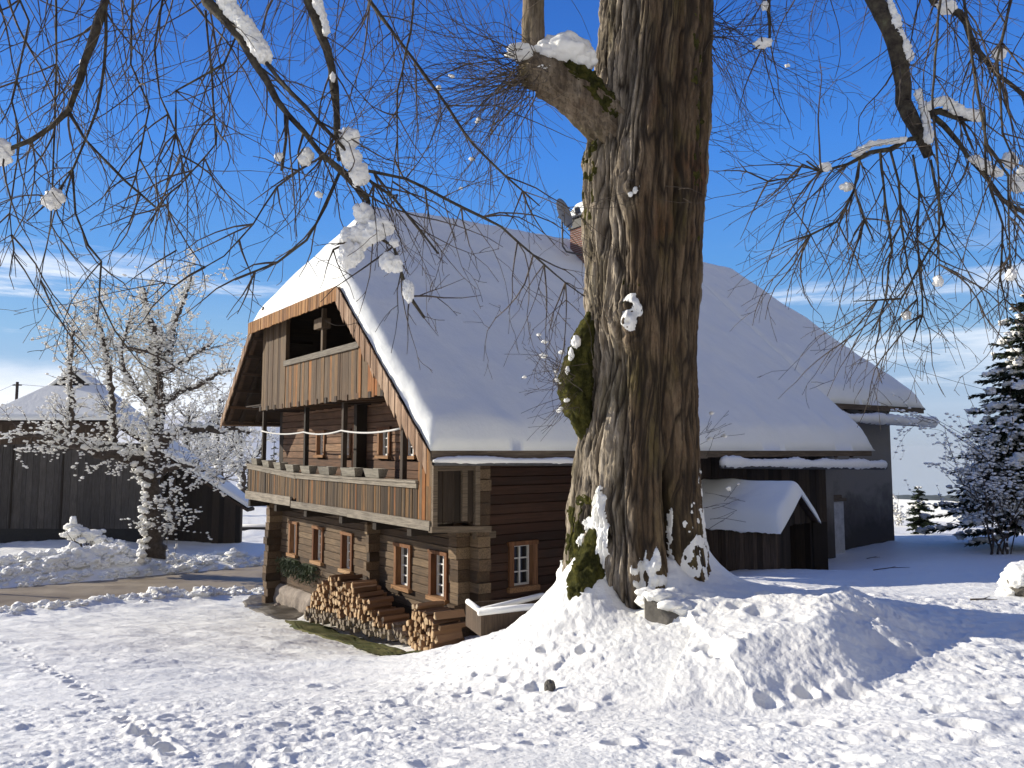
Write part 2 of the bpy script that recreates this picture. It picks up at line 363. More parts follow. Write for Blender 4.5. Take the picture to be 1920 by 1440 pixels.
# low fog brightening the horizon on the left, wisps of cloud above it, an unseen pale cloud bank added behind the camera as fill
nz = wn('ShaderNodeTexNoise'); mp = wn('ShaderNodeMapping'); mp.inputs['Scale'].default_value = (2.4, 2.4, 8); wt.links.new(tc.outputs['Generated'], mp.inputs[0])
wt.links.new(mp.outputs[0], nz.inputs['Vector']); nz.inputs['Scale'].default_value = 1.7; nz.inputs['Detail'].default_value = 7; nz.inputs['Roughness'].default_value = .6
left = wmap(sp.outputs[0], -.12, -.45)
zz = wm('SUBTRACT', sp.outputs[2], wm('MULTIPLY', wm('SUBTRACT', nz.outputs[0], .5), .13))
fog = wm('MULTIPLY', wmap(zz, .135, .05), wm('MULTIPLY_ADD', left, .93, .04))
mp2 = wn('ShaderNodeMapping'); mp2.inputs['Scale'].default_value = (2.2, 2.2, 19); mp2.inputs['Location'].default_value = (3.1, 1.7, .42); wt.links.new(tc.outputs['Generated'], mp2.inputs[0])
nz2 = wn('ShaderNodeTexNoise'); wt.links.new(mp2.outputs[0], nz2.inputs['Vector']); nz2.inputs['Scale'].default_value = 1.5; nz2.inputs['Detail'].default_value = 8; nz2.inputs['Roughness'].default_value = .62
st = wm('MULTIPLY', wmap(nz2.outputs[0], .47, .66), wm('MULTIPLY', wmap(sp.outputs[2], .27, .17), wmap(sp.outputs[2], .04, .10)))
col = wmix(wm('MULTIPLY', st, wm('MULTIPLY_ADD', left, .35, .6)), col, (8.2, 8.6, 9.2))
col = wmix(fog, col, (8.4, 8.7, 9.3))
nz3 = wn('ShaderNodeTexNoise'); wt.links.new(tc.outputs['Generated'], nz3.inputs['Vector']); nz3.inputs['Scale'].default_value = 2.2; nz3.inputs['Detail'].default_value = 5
fill_cloud = wm('MULTIPLY', wmap(wm('SUBTRACT', wm('MULTIPLY', sp.outputs[1], .86), wm('MULTIPLY', sp.outputs[0], .5)), .0, -.45), wm('MULTIPLY', wmap(nz3.outputs[0], .25, .6), wmap(sp.outputs[2], .95, .5)))
col = wmix(fill_cloud, col, (3.7, 3.4, 2.9))
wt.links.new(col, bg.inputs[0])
scene.view_settings.view_transform = 'Standard'; scene.view_settings.look = 'None'; scene.view_settings.gamma = 1; scene.view_settings.exposure = EXPO
scene.cycles.max_bounces = 6; scene.cycles.diffuse_bounces = 3; scene.cycles.glossy_bounces = 2; scene.cycles.transparent_max_bounces = 4
scene.cycles.use_adaptive_sampling = True; scene.cycles.adaptive_threshold = .02

# ------------------------------------------------------------------ house frame
HR = R(36.1); HX, HY = -.886, 16.0; HZ = -3.75
LX, LY = math.cos(HR), math.sin(HR)
def H(a, b, z): return Vector((HX+a*LX-b*LY, HY+a*LY+b*LX, z))
def toH(x, y): dx, dy = x-HX, y-HY; return dx*LX+dy*LY, -dx*LY+dy*LX

# ------------------------------------------------------------------ ground
_cp = [(870, 1190, 16), (530, 1128, 25), (640, 1190, 19), (700, 1212, 17.4), (540, 1165, 21.3), (800, 1226, 15), (900, 1215, 14.6), (850, 1216, 14),
       (0, 1150, 23.2), (200, 1128, 24.6), (470, 1097, 28.2),
       (0, 1440, 4.2), (0, 1350, 6.3), (0, 1250, 10.8), (0, 1195, 16), (300, 1180, 17.6), (300, 1300, 8.3), (300, 1440, 4.3),
       (640, 1300, 7.9), (640, 1240, 11.5), (640, 1440, 4.25), (960, 1440, 4.15), (960, 1300, 7.1), (900, 1222, 9.9), (1000, 1172, 9.2), (850, 1260, 9.2),
       (1080, 1140, 8.9), (1250, 1120, 9.0), (1350, 1125, 8.7), (1500, 1128, 8.5), (1650, 1150, 8.2), (1780, 1200, 7.6), (1900, 1200, 7.7),
       (1130, 1230, 7.4), (1250, 1318, 6.15), (1400, 1335, 5.9), (1550, 1310, 6.1), (1680, 1270, 6.5), (1400, 1230, 7.1), (1560, 1210, 7.2),
       (1280, 1440, 4.2), (1600, 1440, 4.15), (1920, 1440, 4.1), (1920, 1300, 5.7), (1760, 1330, 5.4),
       (1600, 1106, 12), (1800, 1112, 11), (1900, 1110, 11), (1540, 1072, 18.8), (1350, 1072, 18.8), (1450, 1084, 16), (1300, 1085, 15), (1180, 1095, 14),
       (1667, 1014, 27.6), (1800, 1018, 26), (1920, 1020, 26), (1900, 1060, 17), (1700, 1060, 18), (1750, 998, 36), (1920, 985, 40), (1920, 1000, 33)]
_P = [tuple(at(*c)) for c in _cp]
_P += [tuple(H(a, b, z)) for a, b, z in [(6, -.6, -3.5), (12, -.6, -3.2), (6, 6, -4), (14, 6, -4), (-1, 14.4, -4.8), (-6, 14.4, -4.8), (-14, 14.4, -4.8), (-6, 19, -4.75), (-12, 19, -4.7), (0, 19, -4.7), (12, 17, -4.6),
       (-1.6, 1, -3.98), (-1.6, 3, -4.12), (-1.6, 5, -4.3), (-1.8, 8, -4.6)]]
_P += [(-28, 37.5, -3.9), (-21, 37.5, -3.9), (-16.5, 37.5, -4.6), (-24, 33, -4.35), (-12, 40, -4.7), (-5, 45, -4.8), (0, 0, -1.62), (-4, 0, -1.7), (4, 0, -1.5), (0, -6, -1.6), (-8, -6, -1.9), (8, -6, -1.4), (-12, 6, -2.9), (10, 5, -1.5), (14, 12, -2.0), (-18, 14, -3.7)]
_P = np.array(_P); 
def _tps(r2): return np.where(r2 > 1e-12, .5*r2*np.log(np.maximum(r2, 1e-12)), 0)
_n = len(_P); _K = _tps(((_P[:, None, :2]-_P[None, :, :2])**2).sum(-1))+np.eye(_n)*.35
_Q = np.c_[np.ones(_n), _P[:, :2]]; _A = np.block([[_K, _Q], [_Q.T, np.zeros((3, 3))]])
_W = np.linalg.solve(_A, np.r_[_P[:, 2], 0, 0, 0])
def tps(x, y):
    z = _W[_n]+_W[_n+1]*x+_W[_n+2]*y
    for k in range(_n): z = z+_W[k]*_tps((x-_P[k, 0])**2+(y-_P[k, 1])**2)
    return z
CREASE = []
TREE = at(1205, 1120, 9.0); TX, TY = TREE.x, 9.35
ROAD0, ROAD1 = 14.45, 18.75; ROADZ = -4.8
def road_edges(a):
    p = np.stack([a*.6, a*0+3.3, a*0], -1)
    return ROAD0+.5*(fbm(p, 3, 5)-.5), ROAD1+.6*(fbm(p+50, 3, 6)-.5)+.012*(a+18)
_frnd = random.Random(3)
FOOT = []
for k in range(70):      # a line of footprints from the left edge down to the foreground, then scattered ones
    t = k/69; px = 0+330*t+_frnd.uniform(-9, 9); py = 1205+215*t**1.1+_frnd.uniform(-6, 6)
    Y = 1.9/((py-845)/1445) if py > 1300 else None
    FOOT.append((px, py))
SC = [(335, 1355), (275, 1375), (420, 1380), (455, 1440), (540, 1410), (700, 1370), (735, 1320), (600, 1290), (810, 1430), (905, 1400), (930, 1300), (1000, 1390), (870, 1250), (1330, 1250), (1380, 1245), (1350, 1262), (1520, 1360), (1715, 1310), (1800, 1365), (1440, 1320), (1300, 1420), (1600, 1300), (1020, 1230), (1080, 1330), (1160, 1400)]
def ground_pt(px, py):
    x, y, z = ray(px, py); lo, hi = 2., 40.
    t = np.linspace(2.5, 45, 900); zz = tps(x/y*t, t)
    hit = np.nonzero(zz > z/y*t)[0]
    Y = t[hit[0]] if len(hit) else 30.
    return x/y*Y, Y
CREASE = [ground_pt(*p) for p in ((1130, 1322), (1230, 1338), (1330, 1336), (1430, 1334), (1530, 1322), (1620, 1300), (1690, 1268), (1740, 1225), (1772, 1190), (1768, 1160))]
FOOT = [(*ground_pt(px, py), .055, .04) for px, py in FOOT]+[(*ground_pt(px, py), _frnd.uniform(.06, .11), _frnd.uniform(.04, .075)) for px, py in SC]
FOOT += [(_frnd.uniform(-6, 6.5), _frnd.uniform(3.6, 8.5), _frnd.uniform(.05, .11), _frnd.uniform(.03, .06)) for _ in range(50)]
def mound_h(x, y):
    """the trodden bank round the tree: it breaks off along a crease in front and to the right"""
    d = np.full(np.shape(x), 1e9); sg = np.zeros(np.shape(x)); tt = np.zeros(np.shape(x)); n = len(CREASE)-1
    for k in range(n):
        (ax, ay), (bx, by) = CREASE[k], CREASE[k+1]; ex, ey = bx-ax, by-ay; L2 = ex*ex+ey*ey
        t = np.clip(((x-ax)*ex+(y-ay)*ey)/L2, 0, 1); qx, qy = ax+ex*t-x, ay+ey*t-y; dd = np.hypot(qx, qy); m = dd < d
        sg = np.where(m, np.sign(ex*(y-ay)-ey*(x-ax)), sg); tt = np.where(m, (k+t)/n, tt); d = np.where(m, dd, d)
    d = d+.42*(fbm(np.stack([x*2.2, y*2.2, x*0], -1), 3, 71)-.5)
    end = sstep(0, .45, tt)*sstep(1, .9, tt)
    ins = np.where(sg > 0, 1., 0.)
    up = .23*sstep(-.05, .9, d)*np.exp(-np.maximum(d-.9, 0)/.9)
    return end*(ins*up-.03*np.exp(-(d/.2)**2))
def hgt(x, y, detail=True):
    x = np.asarray(x, float); y = np.asarray(y, float); r = np.hypot(x, y)
    near = r < 75
    z = np.zeros_like(x); z[near] = tps(x[near], y[near])
    az = np.arctan2(x, np.maximum(y, .01))
    base = -4.6+np.clip(.02*(x+10), -.6, .3)
    lf = sstep(.1, -.3, az)
    far = base+lf*(11*sstep(60, 190, r)*(.75+.6*fbm(np.stack([az*5, az*0, az*0], -1), 3, 77)))-(1-lf)*(34*sstep(64, 230, r)+110*sstep(200, 900, r))
    far = far+(fbm(np.stack([x*.03, y*.03, x*0], -1), 4, 9)-.5)*3*sstep(90, 160, r)
    wq = sstep(36, 52, r); z = np.where(near, z*(1-wq)+far*wq, far)
    a, b = toH(x, y)
    e0, e1 = road_edges(a)
    dt = np.hypot(x-TX, y-TY); ang = np.arctan2(y-TY, x-TX)
    def lobe(a0, wd): return np.exp(-((np.angle(np.exp(1j*(ang-a0))))/wd)**2)
    rt = np.maximum(dt-.72, 0)
    z = z+(.16*np.exp(-rt/.5)+.62*lobe(.05, .55)*np.exp(-rt/.24)+.55*lobe(-2.45, .42)*np.exp(-rt/.55)+.42*lobe(-3.05, .4)*np.exp(-rt/.45)+.30*lobe(-1.25, .3)*np.exp(-rt/.2)-.28*lobe(-1.75, .28)*np.exp(-rt/.25))*(dt < 5)
    if CREASE: z = z+mound_h(x, y)*(r < 14)
    inr = sstep(e0-.7, e0-.02, b)*(1-sstep(e1+.02, e1+.8, b))*sstep(70, 50, r)
    z = z*(1-inr)+(ROADZ-.05)*inr
    if not detail: return z
    d = np.zeros_like(z); m = r < 60
    xm, ym = x[m], y[m]; P3 = np.stack([xm, ym, xm*0], -1)
    sm = 1-inr[m]
    left = sstep(-.2, -3.2, xm)*sstep(6, 11, ym)
    q = P3*np.array([.55, .8, 1]); und = (fbm(q*1.25, 3, 21)-.5)*.13+(fbm(P3*np.array([1.1, 2.4, 1]), 3, 27)-.5)*(.10+.14*left)+(fbm(P3*np.array([3.2, 6.5, 1]), 3, 29)-.5)*.05
    rough = .35+.65*sstep(.3, .6, fbm(P3*.5, 3, 33))
    mound = np.exp(-(((xm-2.0)/2.3)**2+((ym-7.6)/1.7)**2))
    cl = np.abs(fbm(P3*4.2, 4, 41)-.5)*2
    cl2 = fbm(P3*11, 4, 45)-.5; cl3 = fbm(P3*32, 3, 46)-.5
    nearw = sstep(26, 9, ym)
    wrk = sstep(.42, .62, fbm(P3*.9+7, 3, 35))
    dd = und*(.42+.2*left)+(cl*.013*rough+cl2*.017*rough+cl3*.008)*nearw*(1-.5*left)*(1+1.0*mound+.7*wrk)+(cl2*.010)*left
    pn = fbm(P3*np.array([3.4, 4.6, 1]), 3, 131); pit = sstep(.60, .74, pn)*.022+sstep(.62, .76, fbm(P3*np.array([9, 12, 1]), 2, 133))*.012
    dd = dd-pit*nearw*(1-.45*left)*sstep(.32, .55, fbm(P3*.45+3, 2, 135))
    d[m] = dd*sm
    # crisp lumps thrown up at the two road edges
    bb = b[m]; am = a[m]; ea, eb = e0[m], e1[m]
    lump = sstep(.42, .72, fbm(P3*1.7, 4, 52)); l2 = fbm(P3*4.5, 4, 53)
    bank1 = np.exp(-((bb-ea+.95)/.6)**2)*(.08+.22*lump*l2)*sstep(2, -3, am)
    bank2 = np.exp(-((bb-eb-1.4)/.8)**2)*(.08+.18*lump*l2)
    bank3 = np.exp(-((bb-eb-2.6)/1.2)**2)*np.exp(-((am+4.6)/3.6)**2)*(.5+.35*l2+.1*lump)
    d[m] += (bank1+bank2+bank3)*sm
    for fx, fy, fr, fd in FOOT:
        s2 = ((x-fx)**2+(y-fy)**2)/(fr*fr); k = s2 < 7
        d[k] += -fd*np.exp(-s2[k]**1.6)+fd*.28*np.exp(-(np.sqrt(s2[k])-1.45)**2*5)
    return z+d
def G(x, y): return float(hgt(np.array([x]), np.array([y]), False)[0])
def GD(x, y): return float(hgt(np.array([x]), np.array([y]))[0])

def build_ground():
    th = np.concatenate([np.linspace(-math.pi, -.86, 90, endpoint=False), np.linspace(-.86, .86, 1150), np.linspace(.86, math.pi, 90)[1:-1]])
    rr = np.concatenate([[.3], np.linspace(1.2, 3.3, 14, endpoint=False), 3.3*np.exp(np.linspace(0, math.log(45/3.3), 760)), 46*np.exp(np.linspace(0, math.log(2600/46), 70))])
    T, RR = np.meshgrid(th, rr, indexing='ij'); x = RR*np.sin(T); y = RR*np.cos(T)
    z = hgt(x.ravel(), y.ravel())
    V = np.stack([x.ravel(), y.ravel(), z], -1)
    o = mesh_np('ground', V, grid_faces(len(th), len(rr), True)[:, ::-1], M['snow']); tag(o, kind='structure', label='snow covered ground sloping down past the farmhouse')
build_ground()
def sheet(name, a0, a1, edge_fn, na, nb, mat, dz):
    A = np.linspace(a0, a1, na); e0, e1 = edge_fn(A); s = np.linspace(0, 1, nb)
    aa = np.repeat(A[:, None], nb, 1); bb = e0[:, None]+(e1-e0)[:, None]*s[None]
    X = HX+aa*LX-bb*LY; Y = HY+aa*LY+bb*LX; return X, Y, aa, bb
X, Y, aa, bb = sheet('road', -34, 45, lambda A: (ROAD0-.9+0*A, ROAD1+1.6+0*A), 160, 14, None, 0)
Z = ROADZ+.03*np.sin(aa*.2)*0+.0*X
o = mesh_np('road', np.stack([X.ravel(), Y.ravel(), np.full(X.size, ROADZ)], -1), grid_faces(160, 14), M['asphalt']); tag(o, kind='structure', label='narrow cleared road behind the farmhouse')
# cleared path at the far corner of the gable
def patch(name, poly_px, mat, dz, n=46, seed=3, kind='structure', label=None):
    pts = [ground_pt(*p) for p in poly_px]; cx = sum(p[0] for p in pts)/len(pts); cy = sum(p[1] for p in pts)/len(pts)
    K = 64; ring = []
    for k in range(K):
        t = k/K*len(pts); i = int(t); f = t-i; p, q = pts[i % len(pts)], pts[(i+1) % len(pts)]
        ring.append((p[0]*(1-f)+q[0]*f, p[1]*(1-f)+q[1]*f))
    ring = np.array(ring); wob = 1+.22*(fbm(np.stack([ring[:, 0]*1.3, ring[:, 1]*1.3, ring[:, 0]*0], -1), 4, seed)-.5)
    s = np.linspace(.001, 1, n); X = cx+(ring[:, 0]-cx)[:, None]*wob[:, None]*s; Y = cy+(ring[:, 1]-cy)[:, None]*wob[:, None]*s
    z = hgt(X.ravel(), Y.ravel(), True)+dz-.05*np.repeat(sstep(.86, 1, s)[None], K, 0).ravel()
    o = mesh_np(name, np.stack([X.ravel(), Y.ravel(), z], -1), grid_faces(K, n, True)[:, ::-1], mat); tag(o, kind=kind, label=label); return pts
patch('path', [(446, 1128), (470, 1116), (520, 1112), (548, 1124), (590, 1150), (560, 1162), (520, 1160), (470, 1148)], M['path'], .03, label='wet cleared path at the corner of the farmhouse')
gpoly = [(530, 1160), (580, 1165), (640, 1186), (700, 1204), (760, 1216), (810, 1219), (800, 1227), (740, 1223), (680, 1213), (600, 1192), (545, 1176)]
gp = patch('grass_strip', gpoly, M['grass'], .035, seed=8, kind='stuff', label='strip of bare grass in front of the firewood')

# loose clods thrown up by the plough along both edges of the road
def clods():
    m = MB(); r_ = random.Random(11)
    def put(a, b, r, zoff=0):
        x, y = H(a, b, 0).x, H(a, b, 0).y; z = GD(x, y); m.blob((x, y, z-r*.05+zoff), r*1.1, (1.3, 1.15, .75), 1.0, 3, freq=1.7, seed=r_.randint(0, 9999))
    for k in range(330): a = r_.uniform(-17, 1); e0, e1 = road_edges(np.array([a])); put(a, float(e0[0])-.5-abs(r_.gauss(0, .38)), min(.22, .05+abs(r_.gauss(0, .06))*(.5+sum(1 for c in (-3.2, -1.2, -6.5, -9.5, -12.) if abs(a-c) < .8))))
    for k in range(190): a = r_.uniform(-10, 8); e0, e1 = road_edges(np.array([a])); put(a, float(e1[0])+.35+abs(r_.gauss(0, .6)), .05+abs(r_.gauss(0, .06)))
    for k in range(300): a = r_.gauss(-4.4, 2.6); e0, e1 = road_edges(np.array([a])); put(a, float(e1[0])+1.3+abs(r_.gauss(0, 1.1)), .06+abs(r_.gauss(0, .09)))
    tag(m.build('snow_clods', M['snow_clump']), 'lumpy snow thrown up along both edges of the road', kind='stuff')
clods()

# wooded ridge across the valley, blue with distance, and the air itself
def ridge():
    az = np.linspace(-.75, .95, 420); k = np.stack([az*55, az*0, az*0], -1); R0 = 1250.
    rows = []
    for t, zt in ((0., -175), (.25, -140), (.6, -103), (1., -76.5)):
        r = R0+t*260; rows.append(np.stack([r*np.sin(az), r*np.cos(az), zt*(1+.19*t*0)+(fbm(k*1., 4, 5)-.5)*5*t+(fbm(k*14, 2, 6)-.5)*3.5*t+0*az], -1))
    r = R0+900; rows.append(np.stack([r*np.sin(az), r*np.cos(az), az*0-170], -1))
    V = np.stack(rows, 1); tag(mesh_np('hills', V.reshape(-1, 3), grid_faces(len(az), len(rows))[:, ::-1], M['forest']), kind='structure', label='far wooded ridge across the valley')
M['forest'] = simple('far_forest', (.04, .055, .05), .9, .1, .02, 0, .01, .5)
ridge()
hm = bpy.data.materials.new('air'); hm.use_nodes = True; ht = hm.node_tree; ht.nodes.remove(ht.nodes['Principled BSDF']); pv = ht.nodes.new('ShaderNodeVolumePrincipled')
pv.inputs['Color'].default_value = (.92, .95, 1, 1); pv.inputs['Density'].default_value = .00013; pv.inputs['Anisotropy'].default_value = .2
ht.links.new(pv.outputs[0], ht.nodes['Material Output'].inputs['Volume'])
m = MB(); m.box(-2700, 2700, -2700, 2700, -190, 14); hz = m.build('haze', hm); tag(hz, 'thin blue haze in the valley air', kind='stuff')
# ------------------------------------------------------------------ the farmhouse (local axes: x along the long side, y along the gable, z up from HZ)
house = empty('farmhouse', (HX, HY, HZ), HR)
tag(house, 'old brown timber farmhouse with balcony under a huge snow covered roof', 'farmhouse')
def hb(mb, name, mat, parent=None): return mb.build(name, mat, parent or house, (0, 0, HZ))
def U(): return rnd.random()
BE, SR, ZR0 = -1.0, .886, .05
def zr(a, b): return ZR0+SR*(b+1)*(1+.004*np.maximum(a, 0))
def zl(a, b): return 1.04+.955*(12.5-b)*(1+.004*np.maximum(a, 0))
HIPZ, HIPK = 3.77, 1.27
def zroof(a, b): return np.minimum(np.minimum(zr(a, b), zl(a, b)), HIPZ+(a+1.5)*HIPK)
def zfar(a, b): return np.minimum(np.minimum(zr(a, b)+.12, zl(a, b)), 1.55+(20.1-a)*1.78)

def log_wall(mb, along, fixed, thick, s0, s1, z0, z1, holes=(), h=.19, proud=0):
    """hewn logs laid on each other, broken at the openings; along = 'y' (gable) or 'x' (long side)"""
    z = z0; k = 0
    while z < z1-.05:
        hh = min(h*rnd.uniform(.9, 1.12), z1-z); zz = z+hh
        cuts = [s0]+sorted([rnd.uniform(s0, s1) for _ in range(2)])+[s1]
        segs = [(s0, s1)]
        for (q0, q1, y0, y1) in holes:
            if zz > y0+.02 and z < y1-.02:
                ns = []
                for p0, p1 in segs:
                    if q1 <= p0 or q0 >= p1: ns.append((p0, p1)); continue
                    if q0 > p0: ns.append((p0, q0))
                    if q1 < p1: ns.append((q1, p1))
                segs = ns
        tn = .5+.7*(U()-.5)
        for p0, p1 in segs:
            if p1-p0 < .01: continue
            c = .014; jz = 0; pr = rnd.uniform(-.012, .014)
            za, zb = z+.004, zz-.004
            prof = [(thick, za), (c-pr, za), (-pr, za+c), (-pr, zb-c), (c-pr, zb), (thick, zb)]
            vs = []
            for sp_ in (p0, p1):
                for d, q in prof: vs.append((sp_, fixed+d, q) if along == 'x' else (fixed+d, sp_, q))
            n = len(prof)
            fs = [tuple(range(n)), tuple(range(2*n-1, n-1, -1))]+[(i, (i+1) % n+0, (i+1) % n+n, i+n)[::-1] for i in range(n)]
            mb.add(vs, fs, min(1, max(0, tn+rnd.uniform(-.12, .12))))
        z = zz
def boards(mb, axis, fixed, thick, s0, s1, zbot, ztop, w=.16, gap=.006, tf=None):
    """upright boards; zbot and ztop may be functions of the position along the wall"""
    s = s0
    while s < s1-.02:
        ww = min(w*rnd.uniform(.7, 1.3), s1-s); e = s+ww-gap
        za0 = zbot(s) if callable(zbot) else zbot; za1 = zbot(e) if callable(zbot) else zbot
        zb0 = ztop(s) if callable(ztop) else ztop; zb1 = ztop(e) if callable(ztop) else ztop
        j = rnd.uniform(-.008, .008); tn = tf(s) if tf else U()
        dz = rnd.uniform(-.02, .01) if not callable(zbot) else 0
        if min(zb0-za0, zb1-za1) > -.02 and max(zb0-za0, zb1-za1) > .04:
            zb0 = max(zb0, za0+.005); zb1 = max(zb1, za1+.005)
            f0, f1 = fixed+j, fixed+j+thick
            if axis == 'y':
                mb.hexa([(f0, s, za0+dz), (f1, s, za0+dz), (f1, e, za1+dz), (f0, e, za1+dz)], [(f0, s, zb0), (f1, s, zb0), (f1, e, zb1), (f0, e, zb1)], tn)
            else:
                mb.hexa([(s, f0, za0+dz), (e, f0, za1+dz), (e, f1, za1+dz), (s, f1, za0+dz)], [(s, f0, zb0), (e, f0, zb1), (e, f1, zb1), (s, f1, zb0)], tn)
        s += ww
# windows: (position, half width) and heights
LOWW = [(1.17, .36), (2.79, .38), (5.91, .34), (7.9, .36), (9.85, .33)]; LZ = (-3.14, -2.24)
UPW = [(2.52, .31), (3.83, .31), (6.05, .28), (7.85, .30)]; UZ = (-.12, .52)
DOOR = (5.02, 5.64, -1.42, .62)
mb = MB(); log_wall(mb, 'y', 0, .35, 0, 11.1, -4.3, -1.45, [(c-w_, c+w_, LZ[0], LZ[1]) for c, w_ in LOWW]); hb(mb, 'gable_wall', M['log'])
mb = MB(); log_wall(mb, 'y', .0, .35, .05, 11.1, -1.45, .72, [(c-w_, c+w_, UZ[0], UZ[1]) for c, w_ in UPW]+[DOOR], .2); log_wall(mb, 'y', .0, .35, .62, 11.1, .72, 1.4, (), .2); hb(mb, 'upper_gable_wall', M['log_red'])
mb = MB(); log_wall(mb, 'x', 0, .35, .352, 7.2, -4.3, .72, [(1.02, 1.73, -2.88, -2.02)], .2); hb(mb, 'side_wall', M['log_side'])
mb = MB(); boards(mb, 'x', -.02, .06, 7.2, 12.9, -3.9, .78, .19); hb(mb, 'barn_boarding', M['dark_board'])
mb = MB(); mb.box(12.92, 13.3, .0, .9, -4, .8); mb.box(12.3, 18.5, .9, 1.4, -4.4, 1.5); mb.box(18.1, 18.5, 1.4, 11.5, -4.6, 1.5); hb(mb, 'plaster_wall', M['plaster'])
mb = MB(); mb.box(13.31, 14.75, .55, .895, -4, -1.62); hb(mb, 'lime_washed_wall', M['white_plaster'])
mb = MB(); mb.box(13.28, 14.82, .48, .93, -1.62, -1.52); mb.bar((13.3, .6, -1.45), (14.7, .62, -1.47), .1, .1); hb(mb, 'lintel', M['beam_x'])
# back, far side and inner closures
mb = MB(); mb.box(.0, 18.1, 11.0, 11.35, -4.9, 1.4, .4); mb.box(7.0, 7.2, .36, 11.0, -4.0, 1.2, .4); hb(mb, 'rear_wall', M['dark_board'])
mb = MB(); boards(mb, 'y', 2.6, .06, .1, 12, 1.2, lambda s: float(zroof(np.float64(2.6), np.float64(s)))-.25, .2); mb.box(-1.14, 2.6, 1.0, 10.6, 1.32, 1.40, .3); mb.box(.36, 16, .8, 11, 1.2, 1.28, .3); hb(mb, 'attic_wall', M['dark_board'])
# foundation stones
V, Fc = [], []
na, nb_ = 150, 16; S = np.linspace(-.1, 11.35, na); Zq = np.linspace(0, 1, nb_)
ss, qq = np.meshgrid(S, Zq, indexing='ij'); zt = np.interp(ss, [0, 4.5, 6, 9, 11.1], [-4.1, -4.2, -4.12, -4.1, -4.15]); zz = -5.3+(zt+5.3)*qq
P3 = np.stack([ss, zz, ss*0], -1); dep = -.12*sstep(1.0, .8, qq)*1-.16*(np.abs(fbm(P3*2.6, 3, 4)-.5)*2)*sstep(1, .9, qq)+.02
dep = np.where(qq > .99, .06, dep-.04)
mesh_np('foundation', np.stack([dep.ravel(), ss.ravel(), zz.ravel()-HZ], -1), grid_faces(na, nb_), M['foundation'], house)
# stacks of projecting log ends at both corners and at the inner wall
mb = MB()
for b0, b1, pr, zb, ztp in ((-.02, .30, .30, -4.0, -1.55), (4.02, 4.19, .30, -4.25, -1.6), (10.95, 11.3, .42, -5.0, -1.6)):
    z = zb
    while z < ztp:
        h = .225*rnd.uniform(.9, 1.1); j = rnd.uniform(-.05, .04); mb.box(-pr+j, .02, b0+rnd.uniform(0, .02), b1-rnd.uniform(0, .02), z+.006, z+h-.006, U()); z += h
    hb(mb, 'log_ends', M['log']); mb = MB()
z = -4.0
while z < .55:
    h = .225*rnd.uniform(.9, 1.1); mb.box(.03, .33, -.3+rnd.uniform(-.04, .03), .0, z+.006, z+h-.006, U()); z += h
hb(mb, 'log_ends', M['log'])

def window(axis, c, hw, z0, z1, cols, rows, depth=.13, wide=.085):
    """casing > sash, pane; axis 'y' sits in the gable (facing -x), 'x' in the long side (facing -y)"""
    def bx(m, s0, s1, d0, d1, q0, q1, tn=.5):
        (m.box(d0, d1, s0, s1, q0, q1, tn) if axis == 'y' else m.box(s0, s1, d0, d1, q0, q1, tn))
    s0, s1 = c-hw, c+hw; m = MB(); pr = -.05
    bx(m, s0-.02, s0+wide, pr, .2, z0, z1, U()); bx(m, s1-wide, s1+.02, pr, .2, z0, z1, U())
    bx(m, s0-.04, s1+.04, pr-.015, .2, z1-.001, z1+wide*.9, U())
    fr = hb(m, 'window', M['casing'])
    m = MB(); bx(m, s0-.05, s1+.05, pr-.05, .2, z0-wide*1.1, z0-.001, U()); m.build('sill', M['sill'], fr, (0, 0, HZ))
    m = MB(); a0, a1 = s0+wide+.002, s1-wide-.002; d = depth
    bx(m, a0, a0+.035, d-.03, d+.02, z0, z1); bx(m, a1-.035, a1, d-.03, d+.02, z0, z1); bx(m, a0+.035, a1-.035, d-.03, d+.02, z0, z0+.04); bx(m, a0+.035, a1-.035, d-.03, d+.02, z1-.04, z1)
    for i in range(1, cols): q = a0+(a1-a0)*i/cols; bx(m, q-.018, q+.018, d-.028, d+.018, z0+.04, z1-.04)
    for i in range(1, rows): q = z0+(z1-z0)*i/rows; bx(m, a0+.035, a1-.035, d-.026, d+.016, q-.014, q+.014)
    m.build('sash', M['white'], fr, (0, 0, HZ))
    m = MB(); bx(m, a0, a1, d+.024, d+.04, z0, z1); m.build('pane', M['glass'], fr, (0, 0, HZ))
    m = MB(); e = (a1-a0)*.27; bx(m, a0+.02, a0+.02+e, d+.10, d+.12, z0+.03, z1-.02, U()); bx(m, a1-.02-e, a1-.02, d+.10, d+.12, z0+.03, z1-.02, U())
    return fr
for c, w_ in LOWW: window('y', c, w_, LZ[0], LZ[1], 2, 4)
for c, w_ in UPW: window('y', c, w_, UZ[0], UZ[1], 2, 3, .1, .07)
window('x', 1.375, .355, -2.88, -2.02, 2, 3, .13, .1)
mb = MB(); b0, b1, z0, z1 = DOOR
for k in range(4): mb.box(.12, .17, b0+.09+k*.11, b0+.09+(k+1)*.11-.006, z0, z1-.08, U())
dr = hb(mb, 'balcony_door', M['dark_board'])
mb = MB(); mb.box(-.04, .2, b1-.08, b1+.02, z0, z1, .2); mb.box(-.04, .2, b0-.02, b0+.08, z0, z1, .2); mb.box(-.05, .2, b0-.03, b1+.03, z1+.001, z1+.09, .3); mb.build('door_casing', M['casing'], dr, (0, 0, HZ))
